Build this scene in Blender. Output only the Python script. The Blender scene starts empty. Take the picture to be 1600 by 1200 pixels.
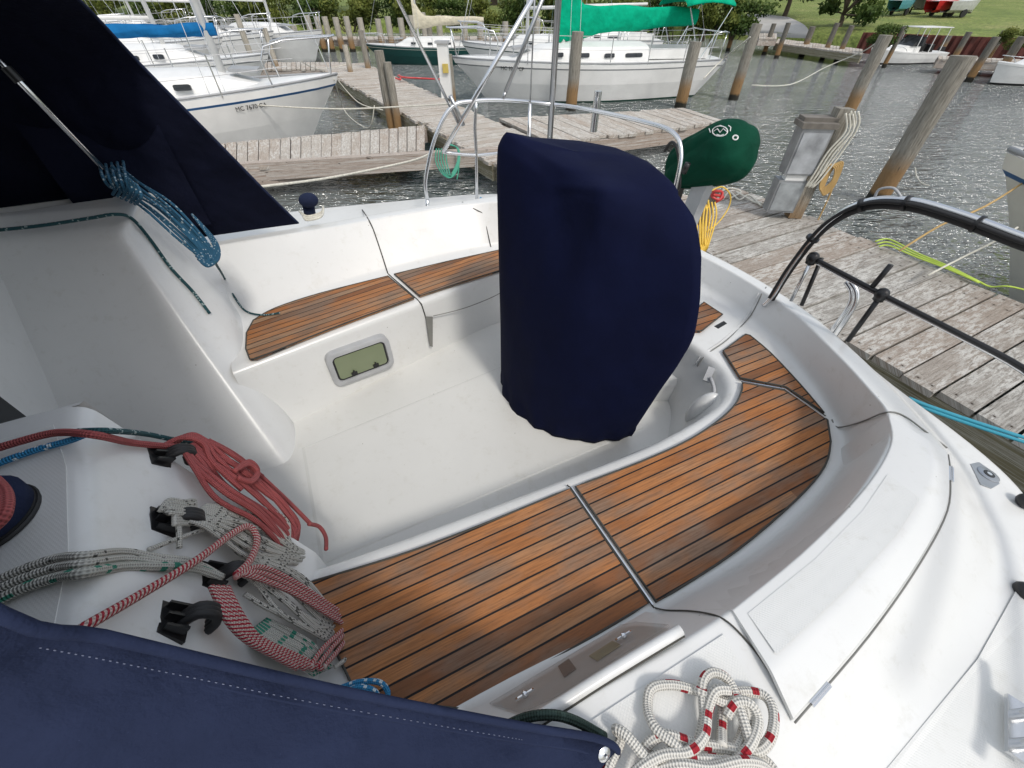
import bpy, math, random
from mathutils import Vector, Matrix, Euler
random.seed(7)
R = math.radians
sc = bpy.context.scene
C = sc.collection
# ---------------------------------------------------------------- camera
FPX = 622.0; TH = R(44.6); H = 2.5
cam_d = bpy.data.cameras.new("camera"); cam = bpy.data.objects.new("camera", cam_d); C.objects.link(cam)
cam.location = (0, 0, H); cam.rotation_euler = (R(90) - TH, 0, 0)
cam_d.sensor_fit = 'HORIZONTAL'; cam_d.sensor_width = 36; cam_d.lens = 36 * FPX / 1600
cam_d.clip_start = 0.02; cam_d.clip_end = 900
sc.camera = cam
# ---------------------------------------------------------------- light
SUN = Vector((.83, -1.19, 1.85)).normalized()
w = bpy.data.worlds.new("World"); sc.world = w; w.use_nodes = True
nt = w.node_tree; sky = nt.nodes.new('ShaderNodeTexSky'); sky.sky_type = 'NISHITA'; sky.sun_disc = False
sky.sun_elevation = math.asin(SUN.z); sky.sun_rotation = math.atan2(SUN.x, SUN.y)
sky.air_density = 1.3; sky.dust_density = 3.0; sky.ozone_density = 1.0
bg = nt.nodes['Background']; bg.inputs[1].default_value = 0.15
tcw = nt.nodes.new('ShaderNodeTexCoord'); mpw = nt.nodes.new('ShaderNodeMapping'); mpw.inputs['Scale'].default_value = (1, 1, 2.4)
nt.links.new(tcw.outputs['Generated'], mpw.inputs[0])
cl = nt.nodes.new('ShaderNodeTexNoise'); cl.inputs['Scale'].default_value = 2.1; cl.inputs['Detail'].default_value = 8; cl.inputs['Roughness'].default_value = .6
nt.links.new(mpw.outputs[0], cl.inputs['Vector'])
cr = nt.nodes.new('ShaderNodeValToRGB'); cr.color_ramp.elements[0].position = .40; cr.color_ramp.elements[0].color = (.15,.15,.15,1); cr.color_ramp.elements[1].position = .60; cr.color_ramp.elements[1].color = (.95,.95,.95,1)
nt.links.new(cl.outputs['Fac'], cr.inputs[0])
mxw = nt.nodes.new('ShaderNodeMix'); mxw.data_type = 'RGBA'; nt.links.new(cr.outputs[0], mxw.inputs[0]); nt.links.new(sky.outputs[0], mxw.inputs[6]); mxw.inputs[7].default_value = (5.7, 5.85, 6.0, 1)
nt.links.new(mxw.outputs[2], bg.inputs[0])
sd = bpy.data.lights.new("sun", 'SUN'); so = bpy.data.objects.new("sun", sd); C.objects.link(so)
sd.energy = 1.55; sd.angle = R(9.0); sd.color = (1, .955, .89)
so.rotation_euler = SUN.to_track_quat('Z', 'Y').to_euler(); so.location = (0, 0, 30)
sc.view_settings.view_transform = 'Standard'; sc.view_settings.look = 'None'
sc.view_settings.exposure = 0.12; sc.view_settings.gamma = 1.0
sc.cycles.max_bounces = 6; sc.cycles.use_denoising = True

# ---------------------------------------------------------------- coordinates
AX = R(63); SA, CA = math.sin(AX), math.cos(AX)
def B(a, f, z): return Vector((a * SA - f * CA, a * CA + f * SA, z))      # boat frame (aft, across, up)
def ray(x, y):
    r = x - 800; u = 600 - y
    return Vector((r, FPX * math.cos(TH) + u * math.sin(TH), -FPX * math.sin(TH) + u * math.cos(TH)))
def P(x, y, z):                                                           # point at height z seen at that pixel
    d = ray(x, y); t = (z - H) / d.z
    return Vector((d.x * t, d.y * t, z))
def onpl(x, y, p, n):
    o = Vector((0, 0, H)); d = ray(x, y)
    return o + d * ((p - o).dot(n) / d.dot(n))
def PA(x, y, a): return onpl(x, y, B(a, 0, 0), B(1, 0, 0))
def PF(x, y, f): return onpl(x, y, B(0, f, 0), B(0, 1, 0))
def toB(v): return (v.x * SA + v.y * CA, -v.x * CA + v.y * SA, v.z)
def PP(lst, z): return [P(x, y, z) for x, y in lst]

# ---------------------------------------------------------------- mesh tools
def crom(pts, n=6, closed=False):
    pts = [Vector(p) for p in pts]; N = len(pts); out = []
    if N < 3: return pts
    for i in range(N if closed else N - 1):
        if closed: a, b, c, d = pts[i-1], pts[i], pts[(i+1) % N], pts[(i+2) % N]
        else: a, b, c, d = pts[max(i-1, 0)], pts[i], pts[i+1], pts[min(i+2, N-1)]
        for k in range(n):
            t = k / n
            out.append(.5 * ((2*b) + (c-a)*t + (2*a-5*b+4*c-d)*t*t + (3*b-a-3*c+d)*t**3))
    if not closed: out.append(pts[-1])
    return out

class MB:
    def __init__(s): s.v = []; s.f = []; s.uv = []; s.mi = []; s.rn = []
    def add(s, vs, fs, uvs=None, mi=0, rn=None):
        o = len(s.v); s.v += [Vector(v) for v in vs]
        for k, f in enumerate(fs):
            s.f.append([i + o for i in f]); s.mi.append(mi)
            s.uv.append(uvs[k] if uvs else None)
            s.rn.append(random.random() if rn is None else rn)
        return s
    def box(s, c, sz, rot=None, mi=0, taper=1.0, rn=None):
        c = Vector(c); M = rot if rot is not None else Matrix.Identity(3); vs = []
        for dz in (-1, 1):
            for dx, dy in ((-1,-1),(1,-1),(1,1),(-1,1)):
                k = taper if dz > 0 else 1
                vs.append(c + M @ Vector((dx*sz[0]/2*k, dy*sz[1]/2*k, dz*sz[2]/2)))
        return s.add(vs, [(0,3,2,1),(4,5,6,7),(0,1,5,4),(1,2,6,5),(2,3,7,6),(3,0,4,7)], mi=mi, rn=rn)
    def beam(s, a, b, w_, h, up=(0,0,1), mi=0, rn=None):
        a = Vector(a); b = Vector(b); x = (b-a); L = x.length; x.normalize()
        y = Vector(up).cross(x)
        if y.length < 1e-4: y = Vector((1,0,0)).cross(x)
        y.normalize(); z = x.cross(y)
        return s.box((a+b)/2, (L, w_, h), Matrix((x,y,z)).transposed(), mi=mi, rn=rn)
    def tube(s, pts, r, seg=10, closed=False, cap=True, mi=0, sm=0, rr=None, rn=None):
        pts = crom(pts, sm, closed) if sm else [Vector(p) for p in pts]
        N = len(pts); T = []
        for i in range(N):
            a = pts[i-1] if (i or closed) else pts[i]; b = pts[(i+1) % N] if (i < N-1 or closed) else pts[i]
            t = (b-a); T.append(t.normalized() if t.length > 1e-9 else Vector((0,0,1)))
        n = T[0].orthogonal().normalized(); vs = []; L = 0; Ls = []
        for i in range(N):
            if i: L += (pts[i]-pts[i-1]).length
            Ls.append(L)
            n = (n - T[i]*n.dot(T[i]))
            n = n.normalized() if n.length > 1e-6 else T[i].orthogonal().normalized()
            bb = T[i].cross(n); q = rr(i/(N-1)) * r if rr else r
            for k in range(seg):
                an = 2*math.pi*k/seg; vs.append(pts[i] + n*math.cos(an)*q + bb*math.sin(an)*q)
        fs = []; uv = []; rings = N if closed else N-1
        for i in range(rings):
            j = (i+1) % N; l2 = Ls[j] if j else L + (pts[0]-pts[-1]).length
            for k in range(seg):
                k2 = (k+1) % seg
                fs.append((i*seg+k, i*seg+k2, j*seg+k2, j*seg+k))
                uv.append(((Ls[i], k/seg), (Ls[i], (k+1)/seg), (l2, (k+1)/seg), (l2, k/seg)))
        if cap and not closed:
            fs.append(tuple(range(seg))[::-1]); uv.append(tuple((0,0) for _ in range(seg)))
            fs.append(tuple((N-1)*seg+k for k in range(seg))); uv.append(tuple((L,0) for _ in range(seg)))
        return s.add(vs, fs, uv, mi, rn=random.random() if rn is None else rn)
    def lathe(s, c, prof, seg=20, axis=(0,0,1), mi=0):
        z = Vector(axis).normalized(); x = z.orthogonal().normalized(); y = z.cross(x); vs = []; c = Vector(c)
        for r, h in prof:
            for k in range(seg):
                an = 2*math.pi*k/seg; vs.append(c + z*h + x*math.cos(an)*r + y*math.sin(an)*r)
        fs = [(i*seg+k, i*seg+(k+1)%seg, (i+1)*seg+(k+1)%seg, (i+1)*seg+k) for i in range(len(prof)-1) for k in range(seg)]
        fs.append(tuple(range(seg))[::-1]); fs.append(tuple((len(prof)-1)*seg+k for k in range(seg)))
        return s.add(vs, fs, mi=mi, rn=.5)
    def ball(s, c, rad, seg=14, rings=9, mi=0, rot=None):
        M = rot if rot is not None else Matrix.Identity(3); c = Vector(c); vs = []
        for i in range(rings+1):
            t = math.pi*i/rings
            for k in range(seg):
                p = 2*math.pi*k/seg
                vs.append(c + M @ Vector((rad[0]*math.sin(t)*math.cos(p), rad[1]*math.sin(t)*math.sin(p), rad[2]*math.cos(t))))
        fs = [(i*seg+k, (i+1)*seg+k, (i+1)*seg+(k+1)%seg, i*seg+(k+1)%seg) for i in range(rings) for k in range(seg)]
        return s.add(vs, fs, mi=mi, rn=.5)
    def slab(s, top, th, n=(0,0,1), mi=0, uvf=None, rn=None):       # polygon extruded down by th along n
        n = Vector(n).normalized(); top = [Vector(p) for p in top]; N = len(top)
        vs = top + [p - n*th for p in top]
        fs = [tuple(range(N)), tuple(range(2*N-1, N-1, -1))] + [(i, i+N, (i+1)%N+N, (i+1)%N) for i in range(N)]
        uv = None
        if uvf: uv = [tuple(uvf(vs[i]) for i in f) for f in fs]
        return s.add(vs, fs, uv, mi, rn=rn if rn is not None else .5)
    def grid(s, rows, mi=0, closed=False, flip=False, uv=False, rn=.5):
        n = len(rows[0]); o = []
        for r in rows: o += list(r)
        fs = []; uvs = []
        for i in range(len(rows)-1):
            for k in range(n if closed else n-1):
                k2 = (k+1) % n
                f = (i*n+k, i*n+k2, (i+1)*n+k2, (i+1)*n+k); u = ((i,k),(i,k+1),(i+1,k+1),(i+1,k))
                if flip: f = f[::-1]; u = u[::-1]
                fs.append(f); uvs.append(u)
        return s.add(o, fs, uvs if uv else None, mi, rn=rn)
    def build(s, name, mats, parent=None, smooth=False, origin=None, ang=None):
        if not isinstance(mats, (list, tuple)): mats = [mats]
        if parent is not None: O = ORI.get(parent.name, Vector((0,0,0)))
        else: O = origin
        if O is None:
            xs = [v.x for v in s.v]; ys = [v.y for v in s.v]; zs = [v.z for v in s.v]
            O = Vector(((min(xs)+max(xs))/2, (min(ys)+max(ys))/2, min(zs)))
        me = bpy.data.meshes.new(name)
        me.from_pydata([tuple(v - O) for v in s.v], [], s.f)
        if any(u is not None for u in s.uv):
            lay = me.uv_layers.new(name="UVMap"); li = 0
            for k, f in enumerate(s.f):
                for j in range(len(f)):
                    lay.data[li].uv = s.uv[k][j] if s.uv[k] else (0, 0); li += 1
        at = me.attributes.new("rnd", 'FLOAT', 'FACE'); at.data.foreach_set("value", s.rn)
        for m in mats: me.materials.append(m)
        me.polygons.foreach_set("material_index", s.mi)
        if smooth: me.polygons.foreach_set("use_smooth", [True]*len(s.f))
        me.update()
        if smooth and ang:
            try: me.set_sharp_from_angle(angle=R(ang))
            except Exception: pass
        ob = bpy.data.objects.new(name, me); C.objects.link(ob)
        if parent is not None: ob.parent = parent; ORI[ob.name] = O
        else: ob.location = O; ORI[ob.name] = O
        return ob
ORI = {}
def tag(o, label=None, cat=None, group=None, kind=None):
    if label: o['label'] = label
    if cat: o['category'] = cat
    if group: o['group'] = group
    if kind: o['kind'] = kind
    return o
def thing(name, label, cat, loc, group=None, rot=None):
    o = bpy.data.objects.new(name, None); C.objects.link(o); o.location = loc
    ORI[o.name] = Vector(loc)
    if rot is not None: o.rotation_euler = (0, 0, rot); ORI[o.name] = Vector((0,0,0))
    return tag(o, label, cat, group)
def dup(root, loc, rot=None, label=None, scale=None):
    r = root.copy(); C.objects.link(r); r.location = loc
    if rot is not None: r.rotation_euler = (0, 0, rot)
    if scale: r.scale = scale
    if label: r['label'] = label
    for ch in root.children:
        c = ch.copy(); C.objects.link(c); c.parent = r
        for g in ch.children:
            d = g.copy(); C.objects.link(d); d.parent = c
    return r
def fillet_loft(rings, rad, mi=0, dens=4, sub=3):
    """rings: list of equally long lists of points; columns become profiles with rounded corners"""
    dr = [crom(r, dens) for r in rings]; N = len(dr[0]); rows = None
    for k in range(N):
        p = [r[k] for r in dr]; prof = [p[0]]
        for i in range(1, len(p)-1):
            a, b, c = p[i-1], p[i], p[i+1]; la = (a-b).length; lc = (c-b).length
            r = min(rad[i], la*.45, lc*.45)
            s_ = b + (a-b)*(r/max(la,1e-6)); e = b + (c-b)*(r/max(lc,1e-6))
            for j in range(sub+1):
                t = j/sub; prof.append(s_*(1-t)**2 + b*2*t*(1-t) + e*t*t)
        prof.append(p[-1])
        if rows is None: rows = [[] for _ in prof]
        for j, q in enumerate(prof): rows[j].append(q)
    return rows

# ---------------------------------------------------------------- materials
def nmat(name):
    m = bpy.data.materials.new(name); m.use_nodes = True
    return m, m.node_tree, m.node_tree.nodes['Principled BSDF']
class G:
    def __init__(s, t): s.t = t
    def n(s, kind, **kw):
        x = s.t.nodes.new('ShaderNode'+kind)
        for k, v in kw.items():
            if hasattr(x, k): setattr(x, k, v)
        return x
    def l(s, a, b): s.t.links.new(a, b)
    def noise(s, vec, scale, detail=4, rough=.55, sc3=None):
        if sc3:
            mp = s.n('Mapping'); mp.inputs['Scale'].default_value = sc3; s.l(vec, mp.inputs[0]); vec = mp.outputs[0]
        x = s.n('TexNoise'); x.inputs['Scale'].default_value = scale; x.inputs['Detail'].default_value = detail
        x.inputs['Roughness'].default_value = rough; s.l(vec, x.inputs['Vector']); return x.outputs['Fac']
    def ramp(s, fac, stops, interp='LINEAR'):
        x = s.n('ValToRGB'); x.color_ramp.interpolation = interp; e = x.color_ramp.elements
        while len(e) < len(stops): e.new(.5)
        for i, (p, c) in enumerate(stops):
            e[i].position = p; e[i].color = (c if len(c) == 4 else (*c, 1)) if isinstance(c, tuple) else (c, c, c, 1)
        s.l(fac, x.inputs[0]); return x.outputs[0]
    def math(s, op, a, b=None, c=None):
        x = s.n('Math', operation=op)
        for i, v in enumerate((a, b, c)):
            if v is None: continue
            if isinstance(v, (int, float)): x.inputs[i].default_value = v
            else: s.l(v, x.inputs[i])
        return x.outputs[0]
    def mix(s, fac, a, b, mode='MIX'):
        x = s.n('Mix', data_type='RGBA', blend_type=mode)
        for i, v in ((0, fac), (6, a), (7, b)):
            if isinstance(v, (int, float)): x.inputs[i].default_value = v
            elif isinstance(v, tuple): x.inputs[i].default_value = (*v, 1) if len(v) == 3 else v
            else: s.l(v, x.inputs[i])
        return x.outputs[2]
    def bump(s, h, strength, dist, bsdf, nrm=None):
        x = s.n('Bump'); x.inputs['Strength'].default_value = strength; x.inputs['Distance'].default_value = dist
        s.l(h, x.inputs['Height'])
        if nrm: s.l(nrm, x.inputs['Normal'])
        s.l(x.outputs[0], bsdf.inputs['Normal']); return x.outputs[0]
def plain(name, col, rough=.5, metal=0.0, var=.12, scale=8, bump=0, bscale=60, spec=.5):
    m, t, b = nmat(name); g = G(t); tc = g.n('TexCoord').outputs['Object']
    nz = g.noise(tc, scale, 5)
    c = g.mix(g.ramp(nz, [(.3, 0.0), (.7, 1.0)]), tuple(x*(1-var) for x in col), tuple(min(1, x*(1+var)) for x in col))
    g.l(c, b.inputs['Base Color']); b.inputs['Roughness'].default_value = rough; b.inputs['Metallic'].default_value = metal
    b.inputs['Specular IOR Level'].default_value = spec
    if bump: g.bump(g.noise(tc, bscale, 6), bump, .01, b)
    return m
def gelcoat(name, col, nonskid=0):
    m, t, b = nmat(name); g = G(t); tc = g.n('TexCoord').outputs['Object']
    n1 = g.noise(tc, 2.3, 5, .6); n2 = g.noise(tc, 22, 6, .7)
    c = g.mix(g.ramp(n1, [(.35, 0.0), (.72, 1.0)]), tuple(x*.95 for x in col), col)
    n3 = g.noise(tc, 5.5, 9, .75); c = g.mix(g.math('MULTIPLY', g.ramp(n2, [(.56, 0.0), (.8, 1.0)]), .28), c, (.5, .49, .43)); c = g.mix(g.math('MULTIPLY', g.ramp(n3, [(.55, 0.0), (.7, 1.0)]), .20), c, (.52, .50, .43))
    v = g.n('TexVoronoi'); v.inputs['Scale'].default_value = 9; g.l(tc, v.inputs['Vector'])
    c = g.mix(g.ramp(v.outputs['Distance'], [(.0, .8), (.018, .8), (.03, 0.0)]), c, (.22, .2, .16)) if not nonskid else c
    g.l(c, b.inputs['Base Color'])
    b.inputs['Roughness'].default_value = .5 if nonskid else .27
    if nonskid:
        mp = g.n('Mapping'); mp.inputs['Rotation'].default_value = (0, 0, R(27)); g.l(tc, mp.inputs[0])
        ck = g.n('TexVoronoi', feature='F1'); ck.inputs['Scale'].default_value = 170; ck.inputs['Randomness'].default_value = .05
        g.l(mp.outputs[0], ck.inputs['Vector']); g.bump(g.ramp(ck.outputs['Distance'], [(.2, 1.0), (.55, 0.0)]), .3, .0015, b)
    else: g.bump(g.noise(tc, 3.5, 3), .10, .02, b)
    return m
M_GEL = gelcoat("gelcoat_white", (.74, .745, .73))
M_SOLE = gelcoat("gelcoat_sole", (.70, .70, .67))
M_NS = gelcoat("gelcoat_nonskid", (.735, .74, .72), 1)
def teak():
    m, t, b = nmat("teak_planks"); g = G(t)
    uv = g.n('UVMap').outputs[0]; sp = g.n('SeparateXYZ'); g.l(uv, sp.inputs[0])
    u, v = sp.outputs[0], sp.outputs[1]; W = .0475
    q = g.math('DIVIDE', v, W); fr = g.math('FRACT', q); fl = g.math('FLOOR', q)
    cmb = g.n('CombineXYZ'); g.l(fl, cmb.inputs[0]); g.l(g.math('FLOOR', g.math('ADD', g.math('DIVIDE', u, 9.0), g.math('MULTIPLY', fl, .37))), cmb.inputs[1])
    wn = g.n('TexWhiteNoise', noise_dimensions='3D'); g.l(cmb.outputs[0], wn.inputs['Vector'])
    off = g.n('CombineXYZ'); g.l(g.math('MULTIPLY', wn.outputs['Value'], 7), off.inputs[0]); g.l(g.math('MULTIPLY', fl, 3.3), off.inputs[1])
    add = g.n('VectorMath', operation='ADD'); g.l(uv, add.inputs[0]); g.l(off.outputs[0], add.inputs[1])
    grain = g.noise(add.outputs[0], 6, 8, .7, (1.1, 26, 1)); pores = g.noise(add.outputs[0], 30, 4, .8, (1, 9, 1))
    patch = g.noise(uv, 2.6, 4, .6, (1, 2.2, 1)); blot = g.noise(add.outputs[0], 3.2, 3, .5, (.8, 3, 1))
    tone = g.math('ADD', g.math('MULTIPLY', wn.outputs['Value'], .55), g.math('MULTIPLY', blot, .55))
    c = g.ramp(tone, [(.2, (.17, .085, .045)), (.36, (.27, .105, .04)), (.52, (.38, .145, .045)), (.68, (.46, .20, .075)), (.85, (.36, .23, .14))])
    c = g.mix(g.ramp(patch, [(.45, 0.0), (.62, .78)]), c, (.22, .165, .125))
    c = g.mix(g.ramp(grain, [(.36, .6), (.56, 0.0)]), c, (.12, .06, .03))
    c = g.mix(g.ramp(pores, [(.32, .7), (.4, 0.0)]), c, (.06, .03, .015))
    ed = g.math('ABSOLUTE', g.math('SUBTRACT', fr, .5)); line = g.ramp(ed, [(.425, 0.0), (.447, 1.0)])
    c = g.mix(line, c, (.012, .011, .011)); hv = g.n('HueSaturation'); hv.inputs['Value'].default_value = .98; hv.inputs['Saturation'].default_value = 1.0; g.l(c, hv.inputs['Color']); g.l(hv.outputs[0], b.inputs['Base Color'])
    b.inputs['Roughness'].default_value = .62; b.inputs['Specular IOR Level'].default_value = .3
    h = g.math('SUBTRACT', g.math('MULTIPLY', grain, .5), line); g.bump(h, .5, .0025, b)
    return m
M_TEAK = teak()
def canvas(name, col, folds=.35, fs=3.0):
    m, t, b = nmat(name); g = G(t); tc = g.n('TexCoord').outputs['Object']
    nz = g.noise(tc, 5, 5); c = g.mix(g.ramp(nz, [(.3, 0.0), (.7, 1.0)]), tuple(x*.85 for x in col), tuple(x*1.15 for x in col))
    lint = g.noise(tc, 260, 2); c = g.mix(g.ramp(lint, [(.72, 0.0), (.8, .35)]), c, tuple(min(1, x*3+.03) for x in col))
    g.l(c, b.inputs['Base Color']); b.inputs['Roughness'].default_value = .85; b.inputs['Specular IOR Level'].default_value = .12
    b.inputs['Sheen Weight'].default_value = .0; b.inputs['Sheen Roughness'].default_value = .5
    f = g.noise(tc, fs, 2, .45); wv = g.noise(tc, 420, 1)
    f = g.math('ADD', f, g.math('MULTIPLY', g.noise(tc, fs*5, 4, .6), .10)); x = g.bump(f, folds, .12, b); g.bump(wv, .25, .001, b, x)
    return m
M_NAVY = canvas("canvas_navy", (.017, .024, .055), .55, 5.0)
M_NAVYC = canvas("canvas_cover", (.0035, .0058, .027), .22, 2.2)
M_NAVYSHADE = canvas("canvas_navy_shade", (.0032, .0045, .014), .6, 4.0)  # near-black navy: the shade inside the dodger put into the colour
M_GREENC = canvas("canvas_green", (.003, .050, .028), .4, 5)
M_TEAL = canvas("canvas_teal", (.0, .36, .20), .5, 5)
M_BLUEC = canvas("canvas_blue", (.01, .13, .33), .5, 4)
M_CREAM = canvas("canvas_cream", (.62, .57, .44), .4, 4)
M_STEEL = plain("stainless_steel", (.72, .73, .74), .22, 1.0, .03)
M_WIRE = plain("white_wire", (.6,.6,.6), .6)
M_STEELD = plain("steel_dull", (.45, .46, .47), .35, 1.0, .1)
M_BLACK = plain("black_plastic", (.012, .012, .013), .38, 0, .2)
M_RUB = plain("black_rubber", (.015, .015, .016), .6)
M_SEAM = plain("seam_dark", (.06, .058, .05), .8)
M_SEAMG = plain("seam_grey", (.20, .20, .185), .7)
M_GREYP = plain("grey_plastic", (.42, .43, .44), .35)
M_WPAINT = plain("white_paint", (.78, .78, .76), .35, 0, .06, 3)
M_WPAINT2 = plain("cream_paint", (.70, .68, .60), .4, 0, .08, 3)
M_RED = plain("red_vinyl", (.55, .05, .05), .4)
M_YEL = plain("yellow_hose", (.75, .50, .07), .5)
M_GOLD = plain("tan_rope", (.50, .33, .13), .8)
M_LIME = plain("lime_rope", (.52, .68, .10), .7)
M_CYAN = plain("cyan_rope", (.03, .26, .36), .7)
M_LINE = plain("pale_rope", (.62, .60, .52), .8, 0, .2, 40)
M_GREENH = plain("green_hose", (.05, .30, .20), .5)
M_DKG = plain("dark_green_gel", (.008, .055, .05), .3)
M_BOTTOM = plain("bottom_paint", (.008, .05, .035), .7)
M_BSTR = plain("blue_stripe", (.03, .12, .30), .35)
M_GSTR = plain("grey_stripe", (.33, .34, .35), .4)
M_WIN = plain("tinted_window", (.02, .024, .028), .08)
M_RUST = plain("rust_bulkhead", (.13, .04, .03), .85, 0, .5, 2, .4, 8)
M_TRUNK = plain("bark", (.09, .07, .05), .9, 0, .3, 6, .5, 20)
M_LEX = None
def glassy(name, col, alpha, rough=.12):
    m, t, b = nmat(name); b.inputs['Base Color'].default_value = (*col, 1); b.inputs['Roughness'].default_value = rough
    b.inputs['Alpha'].default_value = alpha; return m
M_LEX = glassy("smoked_acrylic", (.36, .33, .30), .24, .05)
def portpane():
    m, t, b = nmat("port_pane"); g = G(t); tc = g.n('TexCoord').outputs['Object']
    c = g.mix(g.noise(tc, 6, 2), (.16, .20, .11), (.24, .27, .17)); g.l(c, b.inputs['Base Color'])
    b.inputs['Roughness'].default_value = .16; return m
M_PORT = portpane()
def dockwood(name, lo, hi, moss=0.0, W=.2, nails=True):
    m, t, b = nmat(name); g = G(t); uv = g.n('UVMap').outputs[0]; at = g.n('Attribute', attribute_name='rnd').outputs['Fac']
    off = g.n('CombineXYZ'); g.l(g.math('MULTIPLY', at, 53), off.inputs[1]); g.l(g.math('MULTIPLY', at, 31), off.inputs[0])
    ad = g.n('VectorMath', operation='ADD'); g.l(uv, ad.inputs[0]); g.l(off.outputs[0], ad.inputs[1]); v = ad.outputs[0]
    fib = g.noise(v, 6, 10, .8, (.7, 13, 1)); fine = g.noise(v, 26, 8, .85, (1, 5, 1)); patch = g.noise(v, 1.5, 5, .65, (1, 2, 1)); peel = g.noise(v, 9, 9, .78, (.8, 3.2, 1))
    mid = tuple((a+b_)/2 for a, b_ in zip(lo, hi))
    c = g.ramp(fib, [(.36, lo), (.5, mid), (.62, hi)])
    c = g.mix(g.ramp(at, [(.2, 0.0), (1, .5)]), c, (.34, .25, .185))
    c = g.mix(g.math('MULTIPLY', g.ramp(peel, [(.47, 0.0), (.53, 1.0)]), g.ramp(patch, [(.42, .08), (.56, .72)])), c, (.66, .65, .61))
    c = g.mix(g.ramp(fine, [(.36, .95), (.46, 0.0)]), c, (.05, .045, .038))
    c = g.mix(g.ramp(g.noise(v, 4, 5, .7, (.35, 26, 1)), [(.33, .95), (.38, 0.0)]), c, (.03, .026, .022))
    if nails:
        sp = g.n('SeparateXYZ'); g.l(uv, sp.inputs[0])
        du = g.math('SUBTRACT', g.math('PINGPONG', g.math('ADD', sp.outputs[0], .02), .9), .09); dv = g.math('SUBTRACT', g.math('PINGPONG', sp.outputs[1], W*.5), W*.25)
        rr_ = g.math('SQRT', g.math('ADD', g.math('MULTIPLY', du, du), g.math('MULTIPLY', dv, dv)))
        c = g.mix(g.ramp(rr_, [(.006, 1.0), (.010, .35), (.03, 0.0)]), c, (.035, .022, .015))
    if moss: c = g.mix(moss, c, (.16, .15, .07))
    g.l(c, b.inputs['Base Color']); b.inputs['Roughness'].default_value = .9; b.inputs['Specular IOR Level'].default_value = .15
    g.bump(g.math('ADD', fib, g.math('MULTIPLY', fine, .5)), .8, .01, b); return m
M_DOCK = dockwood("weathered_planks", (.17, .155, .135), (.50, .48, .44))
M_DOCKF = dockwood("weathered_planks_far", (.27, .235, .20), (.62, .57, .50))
M_BEAM = dockwood("dock_beam", (.13, .11, .07), (.26, .24, .16), .35, nails=False)
M_BEAML = dockwood("dock_beam_pale", (.30, .24, .20), (.50, .43, .38), nails=False)
def pilewood(k=1.0):
    m, t, b = nmat("piling_wood"); g = G(t); geo = g.n('NewGeometry').outputs['Position']; tc = g.n('TexCoord').outputs['Object']
    sp = g.n('SeparateXYZ'); g.l(geo, sp.inputs[0]); z = g.math('ADD', sp.outputs[2], g.math('MULTIPLY', g.noise(tc, 5, 3), .16))
    fib = g.noise(tc, 6, 7, .7, (9, 9, .8)); c = g.ramp(fib, [(.3, tuple(q*k for q in (.12, .11, .09))), (.5, tuple(q*k for q in (.27, .25, .21))), (.7, tuple(q*k for q in (.40, .38, .33)))])
    c = g.mix(g.ramp(z, [(.16, 1.0), (.55, .9), (.85, 0.0)]), c, (.27, .155, .06)); c = g.mix(g.ramp(z, [(.2, 1.0), (.26, 0.0)]), c, (.018, .017, .010))
    c = g.mix(g.ramp(g.noise(tc, 5, 4, .6, (12, 12, .6)), [(.32, .8), (.4, 0.0)]), c, (.05, .045, .04))
    g.l(c, b.inputs['Base Color']); b.inputs['Roughness'].default_value = .85; g.bump(fib, .8, .02, b); return m
M_PILE = pilewood(); M_PILEP = pilewood(1.6); M_PILED = pilewood(.55)
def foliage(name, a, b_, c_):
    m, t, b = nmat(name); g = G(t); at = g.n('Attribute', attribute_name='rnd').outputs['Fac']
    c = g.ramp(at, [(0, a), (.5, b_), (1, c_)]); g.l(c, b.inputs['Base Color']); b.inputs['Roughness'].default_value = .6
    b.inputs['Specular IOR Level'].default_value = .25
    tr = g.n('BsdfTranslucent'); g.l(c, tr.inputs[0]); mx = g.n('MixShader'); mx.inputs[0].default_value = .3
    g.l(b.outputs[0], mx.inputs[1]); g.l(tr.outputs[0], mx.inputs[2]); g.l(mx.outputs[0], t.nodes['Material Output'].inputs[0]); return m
M_LEAFA = foliage("leaves_dark", (.025, .05, .012), (.06, .105, .022), (.13, .18, .04))
M_LEAFB = foliage("leaves_olive", (.05, .075, .015), (.13, .16, .03), (.24, .26, .06))
def water():
    m, t, b = nmat("harbour_water"); g = G(t); geo = g.n('NewGeometry').outputs['Position']
    mp = g.n('Mapping'); mp.inputs['Rotation'].default_value = (0, 0, R(12)); mp.inputs['Scale'].default_value = (1.0, 2.6, 1); g.l(geo, mp.inputs[0]); v = mp.outputs[0]
    n1 = g.noise(v, 2.4, 2, .5); n2 = g.noise(v, 7.0, 2, .5); n3 = g.noise(v, .35, 2)
    hgt = g.math('ADD', g.math('MULTIPLY', n1, 1.0), g.math('MULTIPLY', n2, .42))
    amp = g.ramp(n3, [(.35, .7), (.65, 1.0)]); hgt = g.math('MULTIPLY', hgt, amp)
    c = g.mix(g.noise(geo, .25, 3), (.11, .13, .12), (.15, .17, .16)); g.l(c, b.inputs['Base Color'])
    b.inputs['Roughness'].default_value = .07; b.inputs['IOR'].default_value = 1.8; b.inputs['Specular IOR Level'].default_value = 1.0
    g.bump(hgt, 1.0, .5, b); return m
M_WATER = water()
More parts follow.
